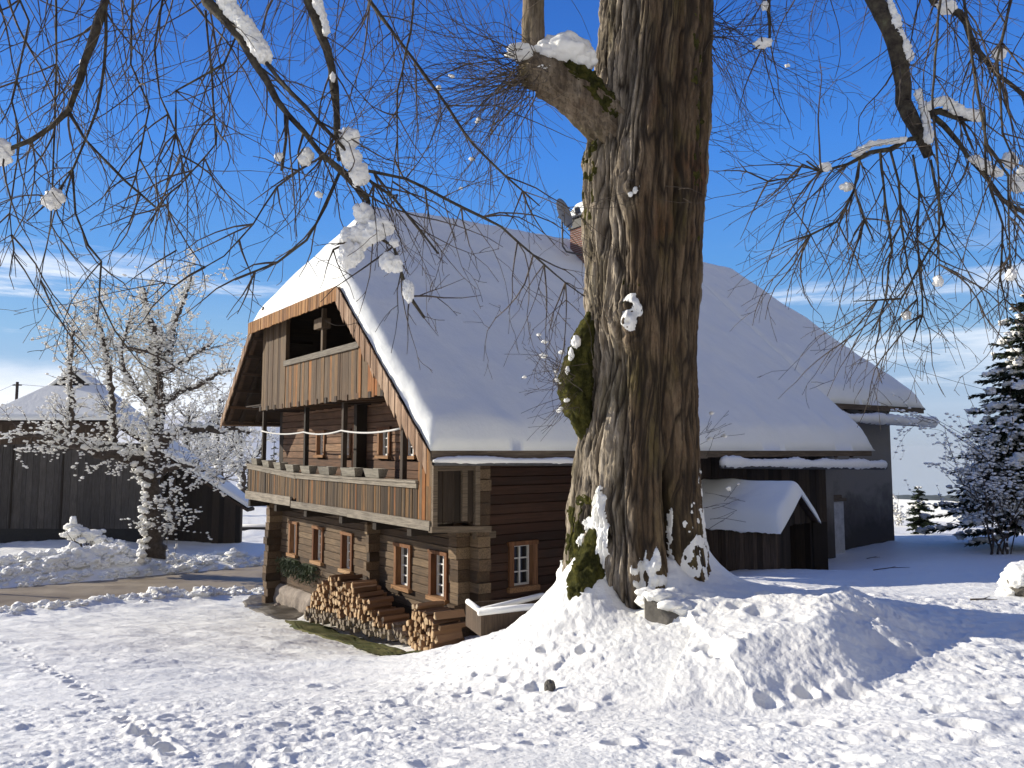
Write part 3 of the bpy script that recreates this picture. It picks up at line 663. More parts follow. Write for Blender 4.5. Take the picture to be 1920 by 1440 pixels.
# ---- balcony
BF = -1.0   # its front face
mb = MB()
for k in range(9): mb.box(BF+.02+k*.11, BF+.02+(k+1)*.11-.006, .3, 11.2, -1.50, -1.45, U())
bal = hb(mb, 'balcony', M['beam_y'])
def railtop(s): return np.interp(s, [0, 7, 7.05, 11.2], [-.70, -.68, -.66, -.47])
mb = MB(); boards(mb, 'y', BF-.03, .03, -.22, 7.0, -1.40, lambda s: float(railtop(s)), .085, .007); boards(mb, 'y', BF-.03, .03, 7.02, 11.2, -1.30, lambda s: float(railtop(s)), .085, .007)
boards(mb, 'x', 11.17, .03, BF, 0, -1.4, -.47, .11); mb.build('balustrade', M['rail_board'], bal, (0, 0, HZ))
mb = MB()
def beam_along(m, x0, x1, pts, h, tn=.5):
    for (sa, za), (sb, zb) in zip(pts, pts[1:]):
        m.hexa([(x0, sa, za-h), (x1, sa, za-h), (x1, sb, zb-h), (x0, sb, zb-h)], [(x0, sa, za), (x1, sa, za), (x1, sb, zb), (x0, sb, zb)], tn)
beam_along(mb, BF-.10, BF+.14, [(.28, -.60), (3.5, -.615), (7.02, -.60)], .05, .85); beam_along(mb, BF-.07, BF+.0, [(.30, -.655), (7.0, -.652)], .10, .8)
beam_along(mb, BF-.10, BF+.14, [(7.03, -.60), (11.25, -.40)], .06, .7); beam_along(mb, BF-.07, BF+.0, [(7.03, -.662), (11.22, -.462)], .10, .75)
mb.build('handrail', M['beam_y'], bal, (0, 0, HZ))
mb = MB(); beam_along(mb, BF-.075, BF-.033, [(-.24, -1.37), (3.6, -1.36)], .19, .75); beam_along(mb, BF-.072, BF-.033, [(3.61, -1.36), (7.3, -1.37)], .18, .6); beam_along(mb, BF-.09, BF-.033, [(7.31, -1.26), (11.25, -1.25)], .25, .85)
mb.build('floor_beam', M['beam_y'], bal, (0, 0, HZ))
for s in (.7, 2.3, 4.12, 6.4, 8.7, 11.1):
    mb = MB(); mb.box(BF+.0, .05, s-.09, s+.09, -1.74, -1.53, U()); mb.build('bracket', M['post'], bal, (0, 0, HZ))
for s in (1.2, 4.27, 6.74, 10.2):
    mb = MB(); mb.bar((BF+.12, s, -1.45), (BF+.12, s+rnd.uniform(-.03, .03), 1.3), .11, .11, U()); mb.build('post', M['post'], bal, (0, 0, HZ))
mb = MB(); mb.box(-.3, -.02, 4.82, 5.0, -1.45, 1.3, .2); mb.build('post', M['post'], bal, (0, 0, HZ))
# boarded closet at the near end of the balcony
mb = MB(); boards(mb, 'y', BF-.04, .04, -.26, .29, -1.42, lambda s: min(1.4, float(zr(0, s))-.16), .13, .005, lambda s: rnd.uniform(.45, 1)); hb(mb, 'closet_front', M['cladding'])
mb = MB(); boards(mb, 'x', -.25, .03, BF+.05, .0, -1.42, -.30, .15)
cl = hb(mb, 'closet_side', M['dark_board'])
mb = MB(); mb.box(BF-.04, BF+.06, -.33, -.262, -1.52, -.28, .6); mb.box(-.06, .05, -.34, -.252, -1.5, -.28, .8); mb.box(-.36, -.24, -.32, -.255, -1.4, -.28, .55); mb.box(BF+.062, -.062, -.325, -.256, -.40, -.28, .5); mb.build('frame', M['beam_x'], cl, (0, 0, HZ))
mb = MB(); mb.bar((BF-.06, -.26, -1.53), (.35, -.24, -1.60), .14, .12, .6); mb.bar((.0, -.2, -1.72), (.5, -.2, -1.72), .12, .14, .4); mb.build('beam', M['beam_x'], cl, (0, 0, HZ))
# ---- upper boarded loggia
GF = -1.2; ZB, ZP = 1.2, 2.40
rk = lambda s: float(zroof(np.float64(-1.2), np.float64(s)))-.14
rkp = lambda s: min(rk(s), ZP)
mb = MB()
boards(mb, 'y', GF, .03, .18, 2.78, ZB, rk, .17, .006, lambda s: rnd.uniform(.5, 1.0) if s > 1.2 else rnd.uniform(.3, .9))
boards(mb, 'y', GF, .03, 2.79, 7.6, ZB, ZP-.05, .16, .009, lambda s: rnd.choice((rnd.uniform(.15, .4), rnd.uniform(.3, .6), rnd.uniform(.4, .6), rnd.uniform(.62, .9))))
boards(mb, 'y', GF, .03, 7.61, 9.6, ZB, rk, .2, .006, lambda s: rnd.uniform(.1, .6))
lg = hb(mb, 'gable_cladding', M['cladding'])
mb = MB(); mb.box(GF-.05, GF+.1, 2.76, 7.64, ZP-.05, ZP+.10, .4); mb.build('parapet_rail', M['beam_y'], lg, (0, 0, HZ))
mb = MB(); mb.box(GF-.02, GF+.1, 2.66, 2.785, ZB, 3.2, .95); mb.box(GF+.0, GF+.1, 7.6, 7.7, ZP, 3.7, .3); mb.box(GF+.03, GF+.13, 5.05, 5.17, ZP+.1, 3.62, .45); mb.box(GF-.05, GF+.2, 4.95, 5.45, 3.1, 3.36, .5); mb.build('frame', M['cladding'], lg, (0, 0, HZ))
mb = MB()
for s in np.arange(.35, 10.2, .62): mb.bar((GF-.02, s, 1.24), (.3, s, 1.24), .14, .14, U())
mb.box(GF+.03, .0, .3, 11.2, 1.36, 1.395, .3); mb.build('ceiling_joists', M['roof_wood'], lg, (0, 0, HZ))

# ---- roof: boards, rafters and fascias, then the snow lying on it
def slab(m, pts, th, tn=.5):
    n = len(pts); vs = [Vector(p) for p in pts]+[Vector(p)-Vector((0, 0, th)) for p in pts]
    m.add(vs, [tuple(range(n)), tuple(range(2*n-1, n-1, -1))]+[(i, i+n, (i+1) % n+n, (i+1) % n) for i in range(n)], tn)
def Zr(a, b): return (a, b, float(zr(a, b)))
def Zl(a, b): return (a, b, float(zl(a, b)))
def ridge_b(a): k = 1+.004*max(a, 0); return (1.04+.955*12.5*k-ZR0-SR*k)/((SR+.955)*k)
rb0 = ridge_b(.83); bh = ((HIPZ-ZR0)/SR-1, 12.5-(HIPZ-1.04)/.955); ah = (float(zr(.8, rb0))-HIPZ)/HIPK-1.5
rbE = ridge_b(16.9); aE = 20.1-(float(zr(16.9, rbE))-1.55)/1.78
mb = MB(); TH = .11
slab(mb, [Zr(-1.5, -1), Zr(0, -1), Zr(13.7, -1), Zr(13.7, .5), Zr(aE, rbE), Zr(ah, ridge_b(ah)), (-1.5, bh[0], HIPZ)], TH)
slab(mb, [(-1.5, bh[1], HIPZ), (ah, ridge_b(ah), float(zl(ah, ridge_b(ah)))), Zl(aE, ridge_b(aE)), Zl(20.1, 12.2), Zl(-1.5, 12.5)], TH)
slab(mb, [(-1.5, bh[0], HIPZ+.004), (ah, rb0, HIPZ+.004+(ah+1.5)*HIPK), (-1.5, bh[1], HIPZ+.004)], TH)
w0 = lambda a, b: (a, b, float(zr(a, b))+.12)
slab(mb, [w0(13.66, .5), w0(19.9, .5), w0(aE+.06, rbE-.06), w0(13.66, rbE-.1)], TH)
slab(mb, [(20.0, .5, 1.6), (20.0, 12, 1.6), (aE+.1, rbE, 1.6+(19.95-aE)*1.75)], TH)
roof = hb(mb, 'roof', M['roof_wood'])
mb = MB()
for a in np.arange(-1.2, 13.5, .82):
    mb.bar((a, -1.0, float(zr(a, -1.0))-.2), (a, 2.0, float(zr(a, 2.0))-.2), .13, .14, U())
for a in (-1.36, -.95, -.45):
    mb.bar((a, 12.4, float(zl(a, 12.4))-.2), (a, 9.0, float(zl(a, 9.0))-.2), .12, .14, U())
for b in np.arange(9.75, 12.4, .52): mb.bar((-1.45, b, float(zl(0, b))-.30), (.4, b, float(zl(0, b))-.30), .1, .09, U())
for a in np.arange(14.2, 20, .9): mb.bar((a, .52, float(zr(a, .5))-.1), (a, 2.5, float(zr(a, 2.5))-.1), .13, .14, U())
mb.build('rafters', M['roof_wood'], roof, (0, 0, HZ))
mb = MB(); mb.box(-1.50, 6.2, -1.06, -1.0, -.19, .02, .6); mb.box(6.21, 13.68, -1.055, -1.0, -.16, .02, .35); mb.box(13.72, 20.05, .43, .49, float(zr(17, .5))-.12, float(zr(17, .5))+.06, .3); mb.build('eave_board', M['beam_x'], roof, (0, 0, HZ))
mb = MB()     # shingled verge on the near rake, shingled hip eave, plain board on the far rake
n = 30
for i in range(n):
    b0 = -1.02+(bh[0]+1.02)*i/n; b1 = -1.02+(bh[0]+1.02)*(i+1.18)/n; z0, z1 = float(zr(-2, b0)), float(zr(-2, b1)); d = rnd.uniform(.40, .52); q = -1.60-.012*(i % 2)-rnd.uniform(0, .008)
    mb.hexa([(q, b0, z0-d), (q+.02, b0, z0-d), (q+.02, b1, z1-d*.86), (q, b1, z1-d*.86)], [(q, b0, z0+.03), (q+.02, b0, z0+.03), (q+.02, b1, z1+.03), (q, b1, z1+.03)], U())
mb.build('verge_shingles', M['shingle'], roof, (0, 0, HZ))
mb = MB(); boards(mb, 'y', -1.62, .025, bh[0], bh[1]+.1, HIPZ-.30, HIPZ+.04, .085, .006, lambda s: rnd.random()); mb.box(-1.59, -1.5, bh[0], bh[1], HIPZ-.19, HIPZ+.02, .3); mb.build('hip_fascia', M['fascia'], roof, (0, 0, HZ))
mb = MB()
for i in range(14):
    b0 = bh[1]+(12.55-bh[1])*i/14; b1 = bh[1]+(12.55-bh[1])*(i+1.1)/14; z0, z1 = float(zl(-2, b0)), float(zl(-2, b1)); q = -1.54-.012*(i % 2)
    mb.hexa([(q, b0, z0-.27), (q+.03, b0, z0-.27), (q+.03, b1, z1-.27), (q, b1, z1-.27)], [(q, b0, z0+.03), (q+.03, b0, z0+.03), (q+.03, b1, z1+.03), (q, b1, z1+.03)], U())
mb.bar((-1.5, 12.5, .88), (4, 12.5, .9), .06, .16); mb.build('verge_board', M['shingle'], roof, (0, 0, HZ))
def snow_grid(name, a0, a1, b0, b1, na, nb, zf, T, parent, sag=.05, wob=.03):
    A = np.linspace(a0, a1, na); B = np.linspace(b0, b1, nb); a, b = np.meshgrid(A, B, indexing='ij')
    z = zf(a, b); P3 = np.stack([a, b, a*0], -1)
    ea = np.minimum(a-a0, a1-a); eb = np.minimum(b-b0, b1-b); e = np.minimum(ea, eb)
    wd = .26; f = np.sqrt(np.clip(1-(1-np.clip(e/wd, 0, 1))**2, 0, 1))
    th = T*(1+.5*(fbm(P3*.35, 3, 61)-.5)+.30*(fbm(P3*1.7, 4, 62)-.5)*(1+1.2*np.exp(-e*1.5)))
    lo = .02
    top = z+lo+th*f
    # soften creases between slopes
    for _ in range(6):
        tp = top.copy(); tp[1:-1, 1:-1] = (top[:-2, 1:-1]+top[2:, 1:-1]+top[1:-1, :-2]+top[1:-1, 2:]+2*top[1:-1, 1:-1])/6; top = tp
    top += .035*(fbm(P3*3.1, 3, 63)-.5)*f
    # ragged overhang at the edges
    oa = wob*(fbm(np.stack([b*2.6, a*0+3, b*0], -1), 3, 66)-.35)*2; ob = wob*(fbm(np.stack([a*2.6, a*0+9, b*0], -1), 3, 67)-.35)*2
    k = np.exp(-(e/.12)**2)
    a2 = a+np.where(a-a0 < a1-a, -1, 1)*oa*np.exp(-(ea/.15)**2); b2 = b+np.where(b-b0 < b1-b, -1, 1)*ob*np.exp(-(eb/.15)**2)
    bulge = .07*np.sin(np.clip(f, 0, 1)*math.pi)
    V1 = np.stack([a2.ravel(), b2.ravel(), top.ravel()-HZ], -1); V0 = np.stack([a.ravel(), b.ravel(), (z+lo).ravel()-HZ], -1)
    Fq = grid_faces(na, nb); N = na*nb
    idx = np.arange(N).reshape(na, nb); edge = np.concatenate([idx[:, 0], idx[-1, 1:], idx[-2::-1, -1], idx[0, -2:0:-1]])
    e2 = np.roll(edge, -1); sk = np.stack([edge, e2, e2+N, edge+N], -1)[:, ::-1]
    return mesh_np(name, np.concatenate([V1, V0]), np.concatenate([Fq, Fq[:, ::-1]+N, sk]), M['snow_roof'], parent)
sn = snow_grid('snow', -1.53, 13.78, -1.08, 12.55, 220, 180, zroof, .42, roof)
sn2 = snow_grid('snow', 13.5, 20.15, .42, 12.2, 110, 150, zfar, .36, roof)
# gutters hung below the eaves, heaped with snow
def gutter(p, q, r, parent, rise):
    m = MB(); p = Vector(p); q = Vector(q); N = 40; vs = []; fs = []
    d = (q-p).normalized(); sx = d.cross(Vector((0, 0, 1))).normalized(); K = 9
    for i in range(N+1):
        c = p.lerp(q, i/N)
        for j in range(K):
            th = math.pi*j/(K-1); vs.append(c+sx*(math.cos(th)*r)-Vector((0, 0, 1))*(math.sin(th)*r))
    for i in range(N):
        for j in range(K-1): fs.append((i*K+j, (i+1)*K+j, (i+1)*K+j+1, i*K+j+1))
    m.add(vs, fs, .4, 0, True)
    g = m.build('gutter', M['metal_dark'], parent, (0, 0, HZ))
    m = MB(); L = (q-p).length; n = int(L/.09); pts = []; rad = []
    for i in range(n+1):
        s = i/n; k = rise*(.55+1.0*fbm(np.array([s*L*1.6, rise*31, 0]), 3, 8)); pts.append(p.lerp(q, s)+Vector((0, 0, k*.55))); rad.append(max(.02, k))
    rad[0] *= .4; rad[-1] *= .5
    m.tube(pts, rad, 9, jit=.10); m.build('snow', M['snow_clump'], g, (0, 0, HZ))
gutter((-1.52, -1.14, -.22), (5.0, -1.14, -.30), .055, house, .065)
gutter((6.6, -1.16, -.36), (14.2, -1.16, -.5), .08, house, .13)
gutter((13.6, .36, .99), (20.6, .36, .93), .08, house, .17)
# chimney
ca, cb_ = 8.12, 5.35; cz = float(zr(ca, 5.9))
mb = MB(); mb.box(ca-.35, ca+.75, cb_-.45, cb_+.5, cz-1.9, cz+1.0); ch = mb.build('chimney', M['brick'], house, (0, 0, HZ))
mb = MB(); mb.box(ca-.40, ca+.80, cb_-.5, cb_+.55, cz+1.0, cz+1.06); 
for x in (ca-.3, ca+.2, ca+.62): mb.box(x, x+.1, cb_-.4, cb_+.45, cz+1.06, cz+1.36)
mb.box(ca-.32, ca+.72, cb_-.42, cb_+.47, cz+1.36, cz+1.40); mb.build('chimney_cap', M['black'], ch, (0, 0, HZ))
mb = MB(); mb.hexa([(ca-.5, cb_-.55, cz+1.40), (ca+.9, cb_-.55, cz+1.40), (ca+.9, cb_+.6, cz+1.40), (ca-.5, cb_+.6, cz+1.40)], [(ca-.1, cb_-.5, cz+1.98), (ca+.8, cb_-.5, cz+2.0), (ca+.8, cb_+.5, cz+2.0), (ca-.1, cb_+.5, cz+1.98)])
s_ = mb.build('snow', M['snow_roof'], ch, (0, 0, HZ)); bv = s_.modifiers.new('bevel', 'BEVEL'); bv.width = .12; bv.segments = 4

# satellite dish on its bent pole beside the chimney
dish = empty('satellite_dish', H(6.62, 5.0, 6.83), HR); tag(dish, 'grey satellite dish on a bent pole beside the chimney', 'satellite dish')
m = MB(); vs = []; fs = []; K, N = 32, 8
for side, off in ((0, 0), (1, .012)):
    for i in range(N+1):
        r = .5*i/N
        for j in range(K): th = 2*math.pi*j/K; vs.append((r*math.cos(th)*.92, r*r*.34+off, r*math.sin(th)))
n0 = (N+1)*K
for i in range(N):
    for j in range(K):
        q = (i*K+j, i*K+(j+1) % K, (i+1)*K+(j+1) % K, (i+1)*K+j); fs += [q, tuple(x+n0 for x in q[::-1])]
for j in range(K): fs.append((N*K+j, N*K+(j+1) % K, n0+N*K+(j+1) % K, n0+N*K+j))
m.add(vs, fs, .5, 0, True); rf = m.build('reflector', M['metal'], dish); rf.location = (0, -.12, .62); rf.rotation_euler = (R(14), 0, R(-160))
m = MB(); m.tube([(.08, .0, .75), (.12, .02, .1), (.14, .03, -.35), (.3, .04, -.5), (1.2, .1, -.5)], .03, 8); m.build('pole', M['metal_dark'], dish)
m = MB(); m.tube([(0, 0, -.48), (0, .3, -.40), (0, .52, -.16)], .016, 6); m.box(-.06, .06, .48, .62, -.2, -.02); m.bar((0, 0, .0), (0, -.12, -.1), .12, .12)
lb = m.build('receiver_arm', M['metal_dark'], dish); lb.location = rf.location; lb.rotation_euler = rf.rotation_euler

# flower boxes on the balcony rail, each a thing of its own
pts = [2.3, 3.55, 5.0, 6.25, 7.4, 8.4, 9.4, 10.45]
lab = ['weathered empty flower box on the balcony rail, nearest the roof verge', 'empty flower box on the balcony rail below the second upper window', 'empty flower box on the balcony rail in front of the balcony door', 'flower box on the straight rail, last before the rail steps up',
       'flower box just left of the step in the balcony rail', 'flower box in the middle of the raised far rail', 'flower box second from the far end of the balcony', 'small flower box at the far end of the balcony rail']
for k, s in enumerate(pts):
    zt = float(np.interp(s, [0, 7.02, 7.03, 11.25], [-.60, -.60, -.60, -.40])); L = (.78, .8, .72, .66, .62, .6, .6, .55)[k]; h = .2
    e = empty('flower_box', H(BF+.01, s, zt+.002), HR+rnd.uniform(-.02, .02)); tag(e, lab[k], 'flower box', 'flower boxes on the balcony rail')
    t_ = .018
    m = MB()
    def side(q0, q1, y0, y1, ty0, ty1): m.hexa([(q0[0], y0, 0), (q0[1], y0, 0), (q0[1], y1, 0), (q0[0], y1, 0)], [(q1[0], ty0, h), (q1[1], ty0, h), (q1[1], ty1, h), (q1[0], ty1, h)], U())
    w0_, w1_ = .08, .125
    side((-w0_, -w0_+t_), (-w1_, -w1_+t_), -L/2+.05, L/2-.05, -L/2, L/2); side((w0_-t_, w0_), (w1_-t_, w1_), -L/2+.05, L/2-.05, -L/2, L/2)
    side((-w0_+t_, w0_-t_), (-w1_+t_, w1_-t_), -L/2+.05, -L/2+.05+t_, -L/2, -L/2+t_); side((-w0_+t_, w0_-t_), (-w1_+t_, w1_-t_), L/2-.05-t_, L/2-.05, L/2-t_, L/2)
    m.build('box_side', M['planter'], e)
    m = MB(); m.box(-w0_+.02, w0_-.02, -L/2+.07, L/2-.07, .02, .15); m.build('soil', M['black'], e)
# pale rope of the balcony
m = MB(); P = []
ps = [(1.2, .47), (3.0, .41), (4.27, .49), (5.6, .42), (6.74, .50), (8.5, .47), (10.2, .60)]
for (s0, z0), (s1, z1) in zip(ps[::2], ps[2::2]):
    for i in range(12): t = i/12; P.append(H(BF+.04, s0+(s1-s0)*t, z0+(z1-z0)*t-.075*4*t*(1-t)))
P.append(H(BF+.04, 10.2, .6)); m.tube(P, .022, 6); tag(m.build('rope', M['rope']), 'pale rope strung between the balcony posts', 'rope')
# evergreen sprays below two windows
for s, lb_ in ((9.75, 'green conifer spray hanging below the farthest lower window'), (8.35, 'green conifer spray hanging below the second lower window from the road')):
    m = MB()
    for k in range(520):
        q = rnd.random(); c = (-.08-.24*rnd.random(), s+rnd.gauss(0, .36), -3.28-.10*rnd.random()-.42*q*q)
        d = Vector((rnd.uniform(-.6, .1), rnd.uniform(-.5, .5), rnd.uniform(-1, .25))).normalized()*rnd.uniform(.08, .16); p = Vector(c); n_ = d.cross(Vector((rnd.random(), rnd.random(), rnd.random()))).normalized()*.018
        m.add([p-n_, p+n_, p+d], [(0, 1, 2)], U())
    m.box(-.16, -.02, s-.42, s+.42, -3.42, -3.30)
    o = m.build('conifer_spray', M['needle'], None, (0, 0, HZ)); o.location = (HX, HY, HZ); o.rotation_euler = (0, 0, HR); tag(o, lb_, 'greenery', 'conifer sprays under the windows')

# ---- firewood: each split log is a thing
def split_log(seed):
    r_ = random.Random(seed); n = r_.choice([3, 4, 4, 5]); a0 = r_.random()*6.28
    prof = [(math.cos(a0+2*math.pi*i/n+r_.uniform(-.25, .25))*r_.uniform(.8, 1.05), math.sin(a0+2*math.pi*i/n+r_.uniform(-.25, .25))*r_.uniform(.8, 1.05)) for i in range(n)]
    L = r_.uniform(.55, .64); m = MB(); vs = []
    for x, s in ((0, .93), (.015, 1), (L, 1)): vs += [(x+r_.uniform(-.012, .012), p*s, q*s) for p, q in prof]
    m.add(vs, [tuple(range(n))], .5, 0); k = len(m.v)-len(vs)
    m.add([v for v in vs], [(i, (i+1) % n, n+(i+1) % n, n+i)[::-1] for i in range(n)], .5, 0)
    m.add([v for v in vs], [(n+i, n+(i+1) % n, 2*n+(i+1) % n, 2*n+i)[::-1] for i in range(n)]+[tuple(2*n+i for i in range(n-1, -1, -1))], .5, 1)
    return m.build('firewood_log', [M['firewood_end'], M['firewood_side']])
variants = [split_log(s) for s in range(14)]; used = set()
NLOG = [0]
def put_log(a, b, z, r, lab_, grp, yaw=0, pitch=0, tall=1.):
    k = rnd.randrange(14); o = variants[k]
    if k in used: o = o.copy(); COL.objects.link(o)
    used.add(k); NLOG[0] += 1; o.location = H(a, b, z); o.rotation_euler = (rnd.uniform(-.35, .35)+(math.pi if rnd.random() < .5 else 0), pitch, HR+yaw); o.scale = (1, r, r*tall); tag(o, lab_, 'firewood', grp)
def stack(prof_b, prof_h, base, a0, lab_, grp, limit=999, sp=.105, sz=.105):
    spots = []; z = .05; row = 0
    while z < max(prof_h):
        b = prof_b[0]+(row % 2)*sp*.5
        while b < prof_b[-1]:
            if z < np.interp(b, prof_b, prof_h): spots.append((a0+rnd.uniform(-.09, .09), b+rnd.uniform(-.012, .012), float(base(b))+z+rnd.uniform(-.018, .018)))
            b += sp*rnd.uniform(.9, 1.1)
        z += sz; row += 1
    spots.sort(key=lambda q: -(q[2]-float(base(q[1]))))
    old = MB()
    for i, (a, b, z) in enumerate(spots):
        r = sp*.60*rnd.uniform(.75, 1.12)
        if i < limit: put_log(a, b, z, r, lab_, grp, rnd.uniform(-.12, .12), 0, 1.28)
        else:
            n = rnd.choice((4, 5)); L = rnd.uniform(.5, .62); ph = rnd.random()*6.28; yw = rnd.uniform(-.15, .15); pr = [(math.cos(ph+2*math.pi*q/n)*r*rnd.uniform(.8, 1.1), math.sin(ph+2*math.pi*q/n)*r*1.2*rnd.uniform(.8, 1.1)) for q in range(n)]
            vs = [H(a+x, b+p+x*yw, z+q) for x in (0, L) for p, q in pr]; old.add(vs, [tuple(range(n)), tuple(range(2*n-1, n-1, -1))]+[(t_, (t_+1) % n, n+(t_+1) % n, n+t_)[::-1] for t_ in range(n)], U())
    if old.f: tag(old.build('firewood_heap', M['old_wood']), 'greyed old split logs in the bottom rows of the large firewood stack', kind='stuff')
    return len(spots)
gb = lambda b: np.interp(b, [-.8, 0, 1, 3, 5, 6], [-3.80, -3.84, -3.92, -4.08, -4.24, -4.34])
c2 = stack([-.62, -.5, .35, .5], [.5, .74, .80, .45], gb, -1.12, 'pale split log packed into the small firewood stack at the house corner', 'split logs of the small firewood stack')
c1 = stack([.75, 1.4, 2.0, 2.7, 3.4, 4.5, 5.5, 6.2], [.2, .25, .42, .72, 1.0, 1.13, .85, .25], gb, -1.02, 'pale split log packed into the large heaped firewood stack', 'split logs of the large firewood stack', 298-c2)
for a, b, z, yw, lb_ in ((-1.75, -.75, -3.74, -.5, 'loose split log lying tilted before the small firewood stack'), (-1.55, -1.0, -3.72, .6, 'loose log lying nearest the snow at the house corner')):
    put_log(a, b, z, .085, lb_, None, yw, .12)
for k in range(14):
    if k not in used: bpy.data.objects.remove(variants[k])
# snow-topped trough of old boards at the house corner
tr = empty('board_trough', at(968, 1168, 13.6), R(20)); tag(tr, 'low trough of old boards with snow covered rim beside the house corner', 'trough')
m = MB(); m.box(-.75, .75, -.35, -.31, -.1, .28, .4); m.box(-.75, -.71, -.31, .5, -.1, .28, .5); m.box(.71, .75, -.31, .5, -.1, .28, .4); m.box(-.75, .75, .5, .54, -.1, .3, .3); m.build('board_side', M['shed_board'], tr)
m = MB(); m.tube([(-.8, -.34, .3), (0, -.33, .32), (.8, -.34, .31)], .05, 8, jit=.2); m.tube([(-.74, -.3, .3), (-.72, .52, .31)], .05, 8, jit=.2); m.tube([(-.7, -.2, .3), (.7, .5, .34)], .05, 8, jit=.2); m.build('snow', M['snow_clump'], tr)
# ------------------------------------------------------------------ the great old tree
tree = empty('old_tree', (TX, TY, -1.9)); tag(tree, 'huge old bare linden tree with furrowed mossy trunk on the snow mound', 'tree')
TO = (TX, TY, -1.9)
rows = [(-1400, 1180, 1300), (-900, 1160, 1312), (-500, 1150, 1322), (-150, 1138, 1331), (0, 1130, 1333), (100, 1122, 1333), (200, 1112, 1330), (300, 1096, 1326), (400, 1095, 1322), (500, 1099, 1318), (600, 1101, 1313), (700, 1100, 1311), (800, 1086, 1313),
        (900, 1075, 1316), (950, 1069, 1319), (1000, 1066, 1325), (1050, 1060, 1336), (1100, 1055, 1350), (1150, 1048, 1366), (1230, 1035, 1385)]
rz, rc, rr_ = [], [], []
for py, l_, r_ in rows:
    p, q = at(l_, py, TY), at(r_, py, TY); rz.append(p.z); rc.append((p.x+q.x)/2); rr_.append((q.x-p.x)/2)
rz, rc, rr_ = np.array(rz[::-1]), np.array(rc[::-1]), np.array(rr_[::-1])
TZ0, TZ1 = -2.6, 11.5
def trunk_surf(T, Z, detail=True):
    """radius and attributes of the trunk at angle T, height Z (numpy arrays)"""
    c = np.interp(Z, rz, rc); r = np.interp(Z, rz, rr_); ct, st_ = np.cos(T), np.sin(T)
    tw = T+.05*Z
    P = np.stack([np.cos(tw)*1.5, np.sin(tw)*1.5, Z*.16], -1)
    lob = (fbm(P, 3, 101)-.5)
    big = np.abs(vnoise(np.stack([np.cos(tw)*2.6, np.sin(tw)*2.6, Z*.13], -1), 103)-.5)*2     # 0 in the long grooves
    flare = sstep(-.6, -2.0, Z)
    d = lob*(.16+.25*flare)-.085*np.exp(-(big/.13)**2)*(1+1.0*flare)
    px = 960+F_PX*(c+r*ct)/(TY+r*st_)
    def groove(x0, x1, z0, z1, wd, dp):
        t = np.clip((Z-z0)/(z1-z0), 0, 1); xc = x0+(x1-x0)*t+3*np.sin(Z*4); return -dp*np.exp(-((px-xc)/wd)**2)*sstep(z0-.3, z0+.3, Z)*(1-sstep(z1-.3, z1+.3, Z))*(st_ < 0)
    d = d+groove(1163, 1168, -1.0, 1.4, 7, .12)+groove(1268, 1262, -2.0, -.2, 9, .2)+groove(1200, 1195, -1.9, -.9, 8, .1)+groove(1135, 1150, .5, 3.6, 5, .05)+groove(1292, 1285, -.5, 4.5, 8, .06)
    bare = sstep(-2.15, -1.8, np.angle(np.exp(1j*T))+.35*(fbm(np.stack([T*2, Z*.7, T*0], -1), 3, 107)-.5)+.10*np.sin(Z*1.1))*(1-sstep(-.35, -.1, np.angle(np.exp(1j*T))))
    bare = np.where(st_ > .15, 0, bare)
    # stringy bark plates: warped vertical ridges
    arc = T*.8; wz = (fbm(np.stack([arc*3, Z*1.1, T*0], -1), 3, 111)-.5)*.5
    q = np.stack([(arc+wz*.45)*16, Z*1.5+wz, T*0], -1); n1 = np.abs(fbm(q, 3, 113)-.5)*2.6
    q2 = np.stack([(arc+wz*.3)*34, Z*3.2, T*0+5], -1); n2 = np.abs(fbm(q2, 3, 117)-.5)*2
    rid = np.clip(n1, 0, 1); am = .085*(1-.60*bare)
    d = d+am*(rid**.8-.5)+.030*(n2-.4)*(1-.4*bare)
    d = d+(fbm(np.stack([arc*60, Z*22, T*0], -1), 2, 119)-.5)*.012
    # knots
    for kx, ky, kr, kh in ((1188, 352, 26, .10), (1185, 605, 34, .13), (1165, 590, 22, .06)):
        kz = at(kx, ky, TY-.7).z; e = np.hypot((px-kx)/kr, (Z-kz)/(kr*1.3/154)); d = d+kh*np.exp(-e*e)*(st_ < 0)*(1+.4*np.sin(e*9))
    return c, r+d, rid, bare
nT, nZ = 560, 1000
T_ = np.linspace(-math.pi, math.pi, nT, endpoint=False)
Z_ = np.concatenate([np.linspace(TZ0, 6.2, 900), np.linspace(6.2, TZ1, 101)[1:]]); nZ = len(Z_)
TT, ZZ = np.meshgrid(T_, Z_, indexing='ij'); c_, r_, rid_, bare_ = trunk_surf(TT, ZZ)
Vt = np.stack([c_+r_*np.cos(TT)-TX, r_*np.sin(TT), ZZ-TO[2]], -1)
trunk = mesh_np('trunk', Vt.reshape(-1, 3), grid_faces(nT, nZ, True), M['bark'], tree, True, {'depth': rid_.ravel(), 'bare': bare_.ravel()})
